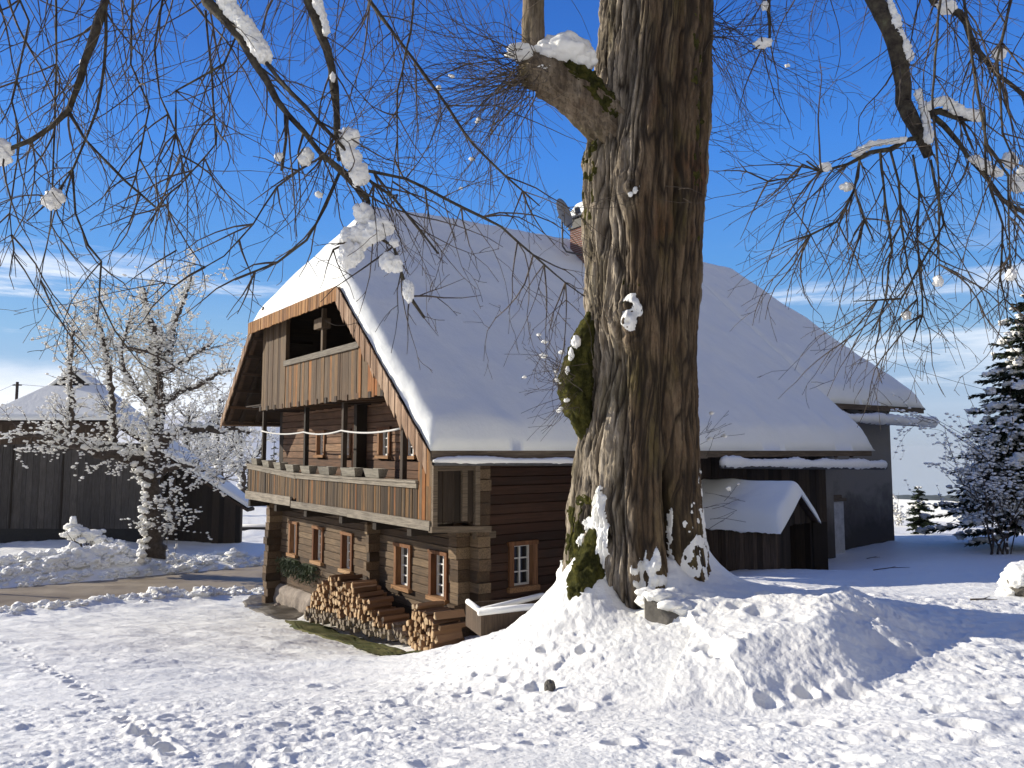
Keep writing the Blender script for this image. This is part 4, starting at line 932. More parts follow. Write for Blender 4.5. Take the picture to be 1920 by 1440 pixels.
def trunk_patch(name, mat, boxes, thick, seed, freq=5, parent=None, thr=.45, lift=.0, drop=.02):
    """a skin lifted off the bark where a noisy mask lies inside the given photo boxes (x, y, half width, half height)"""
    px = 960+F_PX*(c_+r_*np.cos(TT))/(TY+r_*np.sin(TT)); front = np.sin(TT) < .25
    pyz = lambda y: at(1200, y, TY-.55).z
    m = np.full(TT.shape, -1.)
    for x, y, hw, hh in boxes:
        zc = pyz(y); hz_ = hh/160.; e = np.sqrt(((px-x)/hw)**2+((ZZ-zc)/hz_)**2); m = np.maximum(m, 1.25-e)
    P = np.stack([r_*np.cos(TT), r_*np.sin(TT), ZZ*.8], -1); nz_ = fbm(P*freq, 4, seed)
    k = np.clip(m, -1, .55)*.75+(nz_-.5)*2.6-.02; k = np.where(front & (m > -.2), k, -1)
    h = np.where(k > 0, thick*np.sqrt(np.clip(k, 0, 1)), k*.2)-drop
    h = h+(fbm(P*18, 3, seed+5)-.5)*thick*.4*(k > 0)
    keep = k > -.12; q = grid_faces(nT, nZ, True); kf = keep.ravel()[q].all(1); q = q[kf]
    if not len(q): return
    rr2 = r_+h+lift*np.clip(k, 0, 1); V = np.stack([c_+rr2*np.cos(TT)-TX, rr2*np.sin(TT), ZZ-TO[2]+.0], -1).reshape(-1, 3)
    u, inv = np.unique(q, return_inverse=True); return mesh_np(name, V[u], inv.reshape(-1, 4), mat, parent or tree)
trunk_patch('snow_patch', M['snow_clump'], [(1190, 590, 20, 26)], .06, 301, 7)
trunk_patch('snow_patch', M['snow_clump'], [(1126, 985, 12, 50), (1112, 1060, 22, 60), (1100, 1130, 40, 60)], .11, 305, 5)
trunk_patch('snow_patch', M['snow_clump'], [(1212, 1045, 16, 22), (1194, 1075, 14, 22), (1252, 1005, 6, 40), (1225, 1085, 18, 12)], .06, 309, 10)
trunk_patch('snow_patch', M['snow_clump'], [(1300, 1030, 26, 50), (1316, 1000, 10, 90), (1308, 945, 12, 10), (1290, 1075, 34, 26)], .035, 313, 11)
trunk_patch('moss', M['moss'], [(1092, 1050, 30, 80), (1085, 1130, 24, 70)], .04, 321, 11)
trunk_patch('moss', M['moss'], [(1108, 290, 14, 110), (1100, 350, 9, 60)], .03, 325, 12)
trunk_patch('moss', M['moss'], [(1322, 140, 10, 150), (1318, 330, 8, 120)], .025, 329, 12)
trunk_patch('moss', M['moss'], [(1190, 555, 34, 40), (1172, 600, 14, 24)], .02, 333, 12)

def rough_tube(name, pts, rad, mat, parent, K=40, seg=26, amp=.12, seed=1, fr=(5, 3), flat=None):
    """a gnarled limb: a smooth curve swept with a noisy radius"""
    pts = [Vector(p) for p in pts]; n = len(pts); P = []; Rr = []
    for i in range(n-1):
        p0, p1, p2, p3 = pts[max(i-1, 0)], pts[i], pts[i+1], pts[min(i+2, n-1)]
        for k in range(seg):
            t = k/seg; P.append(.5*((2*p1)+(p2-p0)*t+(2*p0-5*p1+4*p2-p3)*t*t+(3*p1-p0-3*p2+p3)*t**3)); Rr.append(rad[i]+(rad[i+1]-rad[i])*t)
    P.append(pts[-1]); Rr.append(rad[-1]); N = len(P); V = np.zeros((N, K, 3)); S = 0
    for i in range(N):
        d = (P[min(i+1, N-1)]-P[max(i-1, 0)]).normalized(); a = d.cross(Vector((.2, .9, .3))).normalized(); b = a.cross(d)
        if i: S += (P[i]-P[i-1]).length
        th = np.arange(K)*2*math.pi/K; q = np.stack([np.cos(th)*fr[0]*.25, np.sin(th)*fr[0]*.25, np.full(K, S*fr[1])], -1)
        k = Rr[i]*(1+amp*2*(fbm(q, 3, seed)-.5)+amp*.8*(np.abs(fbm(q*2.7, 2, seed+7)-.5)*2-.3))
        V[i] = np.array(P[i])[None]+np.outer(np.cos(th)*k, np.array(a))+np.outer(np.sin(th)*k, np.array(b))
    Fq = grid_faces(N, K).tolist(); idx = np.arange(N*K).reshape(N, K)
    Fq += np.stack([idx[:-1, -1], idx[1:, -1], idx[1:, 0], idx[:-1, 0]], -1).tolist(); Fq = np.array(Fq)
    V = V.reshape(-1, 3); n0 = len(V); caps = np.array([P[0], P[-1]]); V = np.concatenate([V, caps])
    c1_ = [[idx[0, (j+1) % K], idx[0, j], n0, n0] for j in range(K)]; c2_ = [[idx[-1, j], idx[-1, (j+1) % K], n0+1, n0+1] for j in range(K)]
    me = bpy.data.meshes.new(name); V = V-np.array(TO)
    me.from_pydata(V.tolist(), [], [tuple(f) for f in Fq]+[tuple(f[:3]) for f in c1_+c2_])
    me.polygons.foreach_set('use_smooth', [True]*len(me.polygons)); me.materials.append(mat)
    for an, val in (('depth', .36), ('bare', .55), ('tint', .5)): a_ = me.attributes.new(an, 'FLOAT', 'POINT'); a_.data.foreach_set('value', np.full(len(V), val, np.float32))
    o = bpy.data.objects.new(name, me); COL.objects.link(o); o.parent = parent; return o
def A(lst): return [at(*p) for p in lst]
# the stub on the left with its upright limb
rough_tube('branch_stub', A([(1165, 255, 9.2), (1105, 195, 9.05), (1055, 160, 8.95), (1010, 138, 8.9), (978, 150, 8.9)]), [.34, .29, .25, .26, .09], M['bark'], tree, 90, 40, .17, 5, (22, 2.0))
rough_tube('limb', A([(1003, 150, 8.9), (1000, 70, 8.9), (1000, -60, 8.9), (985, -300, 8.8), (930, -600, 8.4)]), [.17, .135, .125, .11, .09], M['bark'], tree, 40, 20, .14, 6, (16, 2.0))
rough_tube('burl', A([(1112, 590, 9.25), (1090, 660, 9.15), (1078, 720, 9.12), (1085, 770, 9.15), (1105, 830, 9.3)]), [.08, .16, .20, .16, .06], M['moss'], tree, 56, 24, .3, 8, (9, 6))
rough_tube('root', A([(1128, 985, 8.95), (1100, 1075, 8.72), (1080, 1150, 8.5), (1071, 1195, 8.35), (1066, 1225, 8.2)]), [.12, .17, .12, .085, .05], M['moss'], tree, 40, 22, .4, 9, (9, 7))
def snow_lump(parent, spots, name='snow', jit=.45, sub=3):
    m = MB()
    for px, py, Y, r, sc in spots: m.blob(at(px, py, Y), r, sc, jit, sub, freq=2.0)
    return m.build(name, M['snow_clump'], parent, TO)
snow_lump(tree, [(1062, 100, 8.85, .27, (1.1, .9, .75)), (1092, 115, 8.9, .2, (.8, .9, .7)), (1030, 98, 8.8, .17, (1, .9, .8)), (975, 98, 8.75, .13, (1.3, .8, .7)), (1018, 128, 8.72, .08, (1.2, .8, .5))], 'snow_cap')
snow_lump(tree, [(1080, 640, 9.0, .075, (.7, .9, 1.1)), (1071, 665, 8.98, .055, (.6, .8, 1.4)), (1064, 695, 8.95, .04, (.6, .8, 1.3))], 'snow_cap')
snow_lump(tree, [(1190, 356, 8.60, .035, (1, .6, 1.2)), (1182, 364, 8.60, .028, (1, .6, 1)), (1199, 350, 8.62, .022, (.8, .6, 1.4))], 'snow_cap')

rough_tube('moss', A([(1150, 225, 9.0), (1112, 172, 8.9), (1072, 138, 8.85), (1040, 122, 8.85)]), [.16, .165, .14, .05], M['moss'], tree, 60, 26, .4, 15, (13, 9))  # moss on the stub; its dark mass also stands in for shade on top
# ---- boughs overhead and their hanging twigs
class Wood:
    def __init__(s): s.m = MB(); s.sn = MB()
    def limb(s, pts, rad, k=6):
        pts = [Vector(p) for p in pts]; n = len(pts); P = []; Q = []
        for i in range(n-1):
            L = (pts[i+1]-pts[i]).length; c = max(1, int(L/.16)); j = rad[i]*(.05 if getattr(s, 'smooth', False) else .3)
            for q in range(c):
                t = q/c; P.append(pts[i].lerp(pts[i+1], t)+Vector((rnd.gauss(0, j), rnd.gauss(0, j), rnd.gauss(0, j)))*(1 if q else .2)); Q.append((rad[i]+(rad[i+1]-rad[i])*t)*rnd.uniform(.88, 1.12))
        P.append(pts[-1]); Q.append(rad[-1]); s.m.tube(P, Q, k, jit=.12 if k > 5 else 0); return P, Q
    def twig(s, p, d, L, r, lvl, droop=.3, wob=.16, dens=2.6, snow=0., up=0., step=.15):
        n = max(4, int(L/step)); st_ = L/n; d = Vector(d).normalized(); pts = [Vector(p)]; ds = [d.copy()]; zig = 1; cu = Vector((rnd.gauss(0, 1), rnd.gauss(0, 1), rnd.gauss(0, .7)))*s.curl; fl = rnd.uniform(.35, .8)
        for i in range(n):
            zig = -zig; g = droop*st_*(1.3-1.2*i/n)
            d = (d+Vector((rnd.gauss(0, wob), rnd.gauss(0, wob), rnd.gauss(0, wob)-g+up*st_*(i/n)))+cu*(st_*(1 if i < fl*n else -1.1))).normalized(); pts.append(pts[-1]+d*st_); ds.append(d.copy())
        rad = [max(.0026, 1.12*r*(1-.74*i/n)) for i in range(n+1)]
        s.m.tube(pts, rad, 5 if r > .014 else (4 if r > .007 else 3), cap=r > .01)
        if snow and rnd.random() < snow:
            i0 = rnd.randint(0, n-1)
            if s.dense:
                for i in range(max(1, i0//2), n+1):
                    if rnd.random() < .8: s.sn.blob(pts[i]+Vector((rnd.gauss(0, .01), rnd.gauss(0, .01), rad[i]+s.sr*.4)), s.sr*rnd.uniform(.6, 1.35), (1.35, 1.35, .8), .6, 1)
            else:
                for q in range(rnd.randint(1, 3)): s.sn.blob(pts[i0].lerp(pts[i0+1], rnd.random())+Vector((0, 0, rad[i0]+s.sr*.3)), s.sr*rnd.uniform(.6, 1.5), (1.3, 1.3, .8), .6, 2)
        if lvl > 0:
            c = int(L*dens*rnd.uniform(.7, 1.3)+.5)
            for _ in range(c):
                t = rnd.uniform(.12, .97); i = min(n-1, int(t*n)); b = ds[i]; ax = b.orthogonal().normalized(); ax.rotate(Matrix.Rotation(rnd.random()*6.283, 3, b)); e = b.copy(); e.rotate(Matrix.Rotation(R(rnd.uniform(28, 62)), 3, ax))
                s.twig(pts[i].lerp(pts[i+1], t*n-i), e, L*rnd.uniform(.28, .62)*(1.1-.55*t), max(.0026, rad[i]*.62), lvl-1, droop, wob*1.15, dens*1.15, snow, up, step)
    sr = .03; dense = False; curl = .0
TOPS = {'l': Vector((TX-.35, TY-.3, 7.6)), 'r': Vector((TX+.35, TY-.25, 7.9)), 'b': Vector((TX+.1, TY+.4, 8.2))}
def bough(name, px_pts, rad, conn, twigs, mid=(), snow=(), Lr=(.5, 1.6), lvl=2, droop=.45, sw=.0, k=8, tr=.008, dens=2.4, side=None):
    """a bough traced through the photo at its own distance, joined to the trunk above, with twigs and snow"""
    b = Wood(); pts = A(px_pts); up = []
    if conn:
        t0 = TOPS[conn]; p0 = pts[0]; ctrl = [Vector(m_) for m_ in mid] or [(t0+p0)/2+Vector((0, 0, .7))]
        up = [t0]+ctrl; ur = [rad[0]*2.0]+[rad[0]*1.4]*len(ctrl)
        P0, Q0 = b.limb(up+[p0], ur+[rad[0]], k)
    P, Q = b.limb(pts, rad, k)
    o = b.m.build(name, M['limb'], tree, TO)
    tw = Wood(); tw.sr = .016; tw.curl = .75
    for _ in range(twigs):
        i = min(len(P)-2, int(rnd.random()**.85*len(P))); d = (P[i+1]-P[i]).normalized(); ax = d.orthogonal().normalized(); ax.rotate(Matrix.Rotation(rnd.random()*6.283, 3, d)); e = d.copy(); e.rotate(Matrix.Rotation(R(rnd.uniform(30, 85)), 3, ax)); e.z -= .35
        tw.twig(P[i], e, rnd.uniform(*Lr), tr*rnd.uniform(.6, 1.2), lvl, droop*.95, .085, dens*.85, sw)
    if twigs: tw.m.build('twigs', M['twig'], o, TO)
    if tw.sn.f: tw.sn.build('twig_snow', M['snow_clump'], o, TO)
    m = MB()
    for px, py, Y, r, sc in snow: m.blob(at(px, py, Y), r, sc, .5, 3, freq=2.2)
    m.f and m.build('snow', M['snow_clump'], o, TO)
    return o, P
def s5(x, y, Y, rpx, sx=1, sz=1, n=1):
    r = rpx/1445*Y; return [(x+rnd.uniform(-1, 1)*rpx*.5*(n > 1), y+rnd.uniform(-1, 1)*rpx*.4*(n > 1), Y, r*rnd.uniform(.8, 1.1), (sx, 1, sz)) for _ in range(n)]
def srow(pts, Y, rpx, n, sx=1, sz=.8):
    out = []
    for i in range(n):
        t = i/(n-1)*(len(pts)-1); j = min(len(pts)-2, int(t)); f = t-j; x = pts[j][0]*(1-f)+pts[j+1][0]*f; y = pts[j][1]*(1-f)+pts[j+1][1]*f
        out += s5(x, y, Y, rpx*rnd.uniform(.75, 1.15), sx, sz)
    return out
Ya, Yb, Yc, Yd = 6.6, 6.2, 6.5, 7.4
bough('bough', [(203, -60, Ya), (198, 0, Ya), (172, 80, Ya), (150, 150, Ya-.05), (128, 208, Ya-.1), (60, 262, Ya-.2), (10, 283, Ya-.3), (-60, 300, Ya-.4)], [.042, .036, .034, .03, .027, .024, .018, .012], 'l', 16, [(-1.2, 7.6, 7.0), (-3.3, 6.9, 5.2)], s5(6, 286, Ya-.3, 22, 1, .9, 2)+s5(156, 122, Ya, 8, .8, 1.3), (.5, 1.5))
bough('bough', [(198, 20, Ya), (196, 120, Ya+.1), (182, 205, Ya+.1), (160, 262, Ya+.1), (138, 315, Ya+.1), (100, 372, Ya+.1), (50, 415, Ya+.1)], [.016, .014, .012, .011, .01, .008, .005], None, 12, (), s5(103, 372, Ya+.05, 19, 1.05, .95, 2), (.4, 1.3))
bough('bough', [(128, 208, Ya-.1), (160, 262, Ya-.1), (235, 340, Ya-.1), (291, 388, Ya-.1)], [.016, .013, .011, .010], None, 4, (), (), (.4, .9))
bough('bough', [(136, 320, Ya+.1), (141, 400, Ya+.1), (165, 460, Ya), (190, 490, Ya), (186, 560, Ya), (215, 620, Ya), (262, 680, Ya+.1), (330, 720, Ya+.2)], [.011, .010, .009, .009, .008, .007, .005, .003], None, 10, (), (), (.4, 1.1))
bough('bough', [(372, -60, Yb), (392, 5, Yb), (455, 75, Yb), (500, 150, Yb-.05), (540, 215, Yb-.1), (600, 285, Yb-.1), (645, 325, Yb-.1), (690, 375, Yb-.1)], [.05, .047, .042, .028, .025, .026, .030, .022], 'l', 22, [(-.6, 7.8, 6.9), (-2.4, 6.6, 5.0)],
      srow([(420, 0), (440, 25), (462, 52), (482, 82), (496, 104)], Yb-.02, 17, 18, .9, .95)+srow([(655, 258), (648, 280), (660, 298), (674, 330)], Yb-.15, 17, 14, .9, 1)+s5(570, 296, Yb-.1, 16, .8, 1.1, 2)+s5(524, 294, Yb-.1, 9), (.5, 1.7))
bough('bough', [(500, 118, Yb-.05), (545, 172, Yb-.2), (620, 252, Yb-.25), (662, 296, Yb-.2)], [.018, .016, .014, .011], None, 5, (), (), (.4, 1.0))
bough('bough', [(535, 215, Yb-.1), (536, 262, Yb-.1), (528, 320, Yb-.1)], [.016, .014, .013], None, 0)
bough('bough', [(690, 375, Yb-.1), (686, 405, Yb-.12), (700, 440, Yb-.15), (738, 462, Yb-.2), (752, 510, Yb-.2), (768, 555, Yb-.2), (796, 596, Yb-.2)], [.02, .015, .013, .013, .013, .015, .011], None, 8, (),
      s5(684, 400, Yb-.15, 17, 1, 1.2, 2)+s5(672, 440, Yb-.15, 22, 1.1, 1, 3)+s5(660, 480, Yb-.2, 19, .9, 1.2, 3)+s5(708, 432, Yb-.2, 20, 1.2, .8, 2)+s5(650, 450, Yb-.2, 14)+s5(735, 490, Yb-.25, 17, 1, 1.1, 2)+s5(763, 545, Yb-.25, 12, .8, 1.5, 2)+s5(740, 455, Yb-.25, 10), (.3, .9))
bough('bough', [(690, 440, Yb-.15), (655, 455, Yb-.2), (625, 468, Yb-.2), (618, 485, Yb-.2)], [.011, .010, .008, .005], None, 5, (), (), (.2, .5))
bough('bough', [(566, -60, Yc), (576, 0, Yc), (602, 60, Yc), (622, 130, Yc), (631, 245, Yc-.1), (636, 300, Yc-.2)], [.05, .046, .04, .036, .032, .02], 'l', 12, [(-.4, 8.0, 6.8), (-1.8, 7.0, 5.0)],
      srow([(596, 5), (606, 30), (612, 55)], Yc-.05, 13, 5, .7, 1.2)+s5(624, 145, Yc-.08, 7, .8, 1.5), (.5, 1.5))
bough('bough', [(672, -60, Yd), (692, 0, Yd), (735, 58, Yd), (820, 172, Yd), (888, 272, Yd), (948, 330, Yd), (1012, 386, Yd)], [.022, .02, .018, .016, .014, .011, .006], 'l', 24, [(0, 8.6, 6.8), (-1.3, 7.6, 5.2)], (), (.5, 1.6))
bough('bough', [(676, 318, Yb-.1), (700, 322, Yb), (760, 335, Yb+.2), (865, 388, Yb+.5), (940, 425, Yb+.8), (1000, 478, Yb+1.1), (1060, 530, Yb+1.4), (1096, 556, Yb+1.6)], [.015, .014, .014, .013, .011, .010, .008, .006], None, 26, (), (), (.5, 1.5), 2, .5)
bough('bough', [(672, 322, Yb-.1), (735, 368, Yb-.1), (785, 428, Yb-.1), (822, 476, Yb-.1)], [.013, .012, .010, .008], None, 8, (), (), (.4, 1.0))
bough('bough', [(638, 320, Yb-.1), (610, 385, Yb-.1), (575, 450, Yb-.1), (520, 492, Yb-.1), (440, 525, Yb-.1)], [.012, .013, .011, .010, .007], None, 10, (), s5(598, 365, Yb-.12, 8), (.3, 1.0))
bough('bough', [(606, 292, Yb-.1), (560, 320, Yb-.1), (520, 350, Yb), (475, 420, Yb), (420, 480, Yb+.1), (350, 520, Yb+.1)], [.009, .009, .008, .007, .006, .004], None, 10, (), (), (.3, 1.0))
for pts_, Y in (([(20, -40), (55, 40), (22, 190), (38, 255), (18, 400), (30, 520)], 6.9), ([(105, -40), (106, 120), (100, 300), (95, 420), (70, 560)], 7.3), ([(385, 20), (395, 120), (402, 215), (405, 270), (340, 345), (290, 420)], 6.8), ([(310, -40), (290, 90), (300, 180), (330, 250), (310, 360), (330, 470), (300, 560)], 7.4), ([(460, 30), (420, 120), (330, 170), (330, 250), (345, 330)], 6.5),
                ([(250, -40), (245, 120), (280, 200), (255, 330), (220, 420)], 7.2), ([(780, -40), (770, 60), (745, 170), (745, 260), (730, 380)], 6.9)):
    bough('bough', [(x, y, Y) for x, y in pts_], [.011, .010, .009, .008, .006, .004, .003][:len(pts_)-1]+[.0025], None, 14, (), (), (.5, 1.5))
# right hand side
Ye = 8.0
bough('bough', [(1612, -70, Ye), (1636, -5, Ye), (1668, 55, Ye), (1686, 110, Ye), (1694, 160, Ye), (1704, 215, Ye), (1728, 258, Ye), (1742, 293, Ye)], [.10, .092, .09, .085, .082, .078, .07, .052], 'r', 20, [(3.2, 8.9, 7.6), (4.0, 8.2, 5.9)],
      srow([(1668, 5), (1682, 50), (1694, 80), (1705, 105)], Ye-.07, 9, 16, .8, 1.1)+srow([(1722, 175), (1735, 215), (1742, 260)], Ye-.08, 9, 14, .8, 1.1), (.5, 1.6), 2, .5, .0)
bough('bough', [(1722, 258, Ye), (1700, 262, Ye-.1), (1670, 280, Ye-.15), (1632, 286, Ye-.2), (1590, 308, Ye-.2), (1540, 322, Ye-.3), (1512, 302, Ye-.3)], [.03, .027, .025, .02, .016, .012, .008], None, 18, (), srow([(1692, 262), (1660, 266), (1632, 270), (1605, 290)], Ye-.2, 8, 18, 1.2, .7)+s5(1550, 314, Ye-.3, 8, 1.3, .8, 2)+s5(1585, 352, Ye-.3, 9, 1.2, .8, 2), (.5, 1.6), 2, .6, .0)
bough('bough', [(1536, 322, Ye-.3), (1505, 308, Ye-.3), (1490, 332, Ye-.3), (1440, 340, Ye-.4), (1400, 322, Ye-.4), (1382, 300, Ye-.4)], [.010, .010, .009, .008, .006, .003], None, 10, (), (), (.3, .9))
bough('bough', [(1735, 205, Ye), (1770, 235, Ye), (1800, 270, Ye-.1), (1840, 322, Ye-.1), (1880, 375, Ye-.1), (1935, 405, Ye-.1)], [.035, .03, .026, .022, .02, .016], None, 16, (), srow([(1828, 298), (1850, 312), (1872, 325)], Ye-.15, 10, 9, 1.1, .8)+s5(1912, 345, Ye-.1, 14, 1, 1, 2)+s5(1890, 300, Ye, 12, 1, 1.2, 2), (.6, 1.8), 2, .6, .0)
bough('bough', [(1730, 215, Ye), (1762, 208, Ye), (1800, 222, Ye), (1845, 226, Ye-.1)], [.05, .04, .028, .012], None, 8, (), srow([(1738, 200), (1768, 188), (1800, 208), (1832, 218)], Ye-.1, 11, 16, 1.2, .8), (.5, 1.4), 2, .6)
bough('bough', [(1715, -60, Ye+.5), (1752, 5, Ye+.5), (1800, 25, Ye+.5), (1830, 90, Ye+.4), (1870, 140, Ye+.4), (1935, 190, Ye+.3)], [.05, .045, .04, .03, .026, .02], 'r', 18, [(3.6, 9.3, 7.9), (4.8, 8.9, 6.3)], s5(1770, 10, Ye+.4, 12, 1.4, .8, 2)+s5(1870, 100, Ye+.3, 12, 1, .9, 2), (.6, 1.8), 2, .6, .0)
for pts_, Y in (([(1765, -30), (1752, 140), (1748, 180), (1760, 330), (1760, 460), (1762, 532)], 7.2), ([(1845, 200), (1850, 330), (1880, 420), (1875, 520), (1890, 600)], 7.4), ([(1712, 290), (1724, 360), (1720, 450), (1730, 590), (1712, 640)], 7.6), ([(1670, 285), (1685, 340), (1690, 420), (1702, 500), (1720, 560), (1700, 600)], 7.6), ([(1612, 300), (1602, 355), (1620, 410), (1640, 455)], 7.6), ([(1602, 355), (1570, 415), (1520, 440), (1470, 455)], 7.6), ([(1650, 285), (1660, 380), (1672, 470), (1660, 560), (1640, 620)], 7.7), ([(1805, -20), (1830, 150), (1850, 270), (1890, 330), (1895, 520)], 6.8), ([(1900, -20), (1870, 110), (1880, 250), (1915, 330)], 6.9), ([(1745, 300), (1770, 420), (1690, 560), (1600, 565)], 7.5)):
    bough('bough', [(x, y, Y) for x, y in pts_], [.013, .012, .011, .009, .007, .006][:len(pts_)-1]+[.004], None, 15, (), s5(pts_[-1][0], pts_[-1][1]-6, Y, 8, .9, 1.2, 2) if rnd.random() < .35 else (), (.4, 1.4), 2, .7, .0)
for x, y in ((1680, 605), (1640, 612), (1722, 620), (1727, 530), (1785, 598), (1850, 440), (1880, 445), (1737, 480), (1710, 375)): pass
bough('bough', [(1440, -50, 8.6), (1441, 20, 8.6), (1443, 72, 8.5), (1430, 88, 8.5), (1412, 92, 8.45)], [.022, .02, .017, .014, .01], 'r', 12, [(2.6, 9.0, 7.4), (2.9, 8.8, 6.2)], s5(1430, 82, 8.45, 10, 1.5, .8, 3)+s5(1434, 10, 8.55, 6, .8, 1.6, 2), (.6, 1.6), 2, .35)
# high limbs out of the picture carrying long hanging twigs
def canopy(pts, conn, n, Lr, rad=.09, dz=-1., snow=.002, lvl=2, wob=.075):
    b = Wood(); P, Q = b.limb([TOPS[conn]]+[Vector(p) for p in pts], [rad*2]+list(np.linspace(rad, rad*.35, len(pts))), 8); o = b.m.build('high_limb', M['limb'], tree, TO); tw = Wood(); tw.sr = .02; tw.curl = .55
    i0 = int(len(P)*.22)
    for _ in range(n):
        p = P[rnd.randint(i0, len(P)-1)]; d = Vector((rnd.gauss(0, .6), rnd.gauss(0, .5), dz)); tw.twig(p, d, rnd.uniform(*Lr), rnd.uniform(.006, .012), lvl, .3, wob, 1.05, snow)
    tw.m.build('twigs', M['twig'], o, TO)
    if tw.sn.f: tw.sn.build('snow', M['snow_clump'], o, TO)
canopy([(-.6, 8.3, 6.6), (-2.4, 7.6, 5.4), (-4.0, 7.2, 4.9), (-5.6, 7.0, 4.7)], 'l', 46, (1.0, 2.9))
canopy([(-.8, 9.6, 7.6), (-3.2, 9.4, 6.5), (-5.6, 9.2, 6.0), (-7.6, 9.0, 5.8)], 'b', 44, (1.2, 3.4))
canopy([(-.4, 8.4, 6.3), (-1.2, 7.2, 5.0), (-1.9, 6.0, 4.1)], 'l', 18, (.8, 2.0))
canopy([(3.6, 9.2, 7.2), (5.4, 8.8, 5.9), (7.0, 8.4, 5.4)], 'r', 40, (1.0, 2.8))
canopy([(3.4, 10.6, 8.2), (6.0, 10.8, 7.4), (8.4, 10.6, 7.0)], 'b', 34, (1.0, 3.0))
# fine shoots bursting from the stub, from the burl and behind the trunk
def shoots(name, px, py, Y, n, Lr, cone, snow, r=.006, droop=.25, lvl=1, up=.25, dens=1.7):
    tw = Wood(); tw.sr = .02; tw.curl = .4; p0 = at(px, py, Y)
    for _ in range(n):
        a_ = rnd.uniform(*cone[0]); e_ = rnd.uniform(*cone[1]); d = Vector((math.cos(e_)*math.cos(a_), math.cos(e_)*math.sin(a_), math.sin(e_)))
        tw.twig(p0+Vector((rnd.gauss(0, .1), rnd.gauss(0, .1), rnd.gauss(0, .12))), d, rnd.uniform(*Lr), r*rnd.uniform(.7, 1.3), lvl, droop, .085, dens, snow, up)
    o = tw.m.build(name, M['twig'], tree, TO)
    if tw.sn.f: tw.sn.build('snow', M['snow_clump'], o, TO)
shoots('shoots', 990, 135, 8.85, 110, (.9, 2.4), ((math.pi*.55, math.pi*1.4), (-1.1, .75)), .02)
shoots('shoots', 1068, 725, 8.95, 44, (.25, .75), ((math.pi*.7, math.pi*1.35), (-.9, 1.1)), .10, .004)
shoots('shoots', 1322, 60, 9.9, 42, (.8, 2.0), ((-.9, .9), (-.9, .5)), .01, .005)
shoots('shoots', 1326, 250, 9.8, 10, (.5, 1.3), ((-.5, .7), (-.3, .4)), .03, .004)
shoots('shoots', 1320, 830, 9.5, 9, (.2, .5), ((-.6, .5), (.1, 1.2)), .2, .003)
shoots('shoots', 1332, 960, 9.3, 8, (.2, .55), ((-.6, .4), (-.1, .9)), .1, .003)
# ------------------------------------------------------------------ the grey barn across the road
BY = 38.0
barn = empty('barn', at(110, 990, BY), 0); tag(barn, 'weathered grey boarded barn with snowy half hipped roof across the road', 'barn'); BO = tuple(at(110, 990, BY))
def bp(px, py, Y=BY): return tuple(at(px, py, Y))
def bx_(px, Y=BY): return at(px, 845, Y).x
def bz_(py, Y=BY): return at(960, py, Y).z
xl, xm_, xr = bx_(-190), bx_(272), bx_(436); zb0, ze = bz_(991), bz_(793)
apx, apz = bx_(100), bz_(716); rex, rez = bx_(476), bz_(953); slp = (apz-rez)/(rex-apx)
rakez = lambda x: apz-slp*abs(x-apx)
mb = MB(); boards(mb, 'x', BY, .05, xl, xm_, zb0, lambda x: min(ze-1.0, rakez(x)-.25), .3, .015, lambda s_: rnd.uniform(.3, .8)); mb.build('front_wall', M['grey_board'], barn, BO)
mb = MB(); boards(mb, 'x', BY-.09, .05, xl, bx_(216), ze-1.05, lambda x: min(ze-.05, rakez(x)-.2), .28, .012, lambda s_: rnd.uniform(.2, .6)); mb.build('upper_wall', M['shed_board'], barn, BO)
mb = MB(); mb.box(bx_(118), bx_(121), BY-.04, BY, zb0, ze-1.1, .2); mb.box(bx_(24), bx_(27), BY-.04, BY, zb0, ze-1.1, .2); mb.bar((bx_(27), BY-.08, bz_(940)), (bx_(27)+.02, BY-.08, bz_(962)), .06, .05, .2); mb.build('barn_door', M['dark_board'], barn, BO)
mb = MB(); boards(mb, 'x', BY+1.4, .05, xm_, xr, -5.2, lambda x: rakez(x)-.2, .3, .012); mb.box(xm_-.05, xm_, BY, BY+1.45, -5, rakez(xm_)-.2, .3); boards(mb, 'y', xr-.05, .05, BY+1.45, BY+1.7, -5.2, rakez(xr)-.3, .3); mb.build('side_wall', M['dark_board'], barn, BO)
mb = MB(); mb.box(xl, bx_(270), BY+.1, BY+.5, -6, zb0-.01, .3); mb.build('plinth', M['black'], barn, BO)
mb = MB(); depth = 2.3; hipb = 3.2; gz = bz_(752, BY+1.5); TOPX = (apz-.0-gz)/slp
xe = (apz-ze)/slp
slab(mb, [(apx+xe, BY-.7, ze), (rex, BY-.7, rez), (rex, BY+.35, rez), (apx, BY+depth, apz+.6), (apx, BY+1.3, apz+.6), (apx+TOPX*.9, BY+1.3, gz+.5)], .12)
slab(mb, [(apx-xe, BY-.7, ze), (apx-TOPX*.9, BY+1.3, gz+.5), (apx, BY+1.3, apz+.6), (apx, BY+depth, apz+.6), (apx-(rex-apx), BY+depth, rez), (apx-(rex-apx), BY-.7, rez)], .12)
slab(mb, [(apx-xe, BY-.72, ze), (apx+xe, BY-.72, ze), (apx+TOPX*.9, BY+1.3, gz+.5), (apx-TOPX*.9, BY+1.3, gz+.5)], .12)
brf = mb.build('roof', M['roof_wood'], barn, BO)
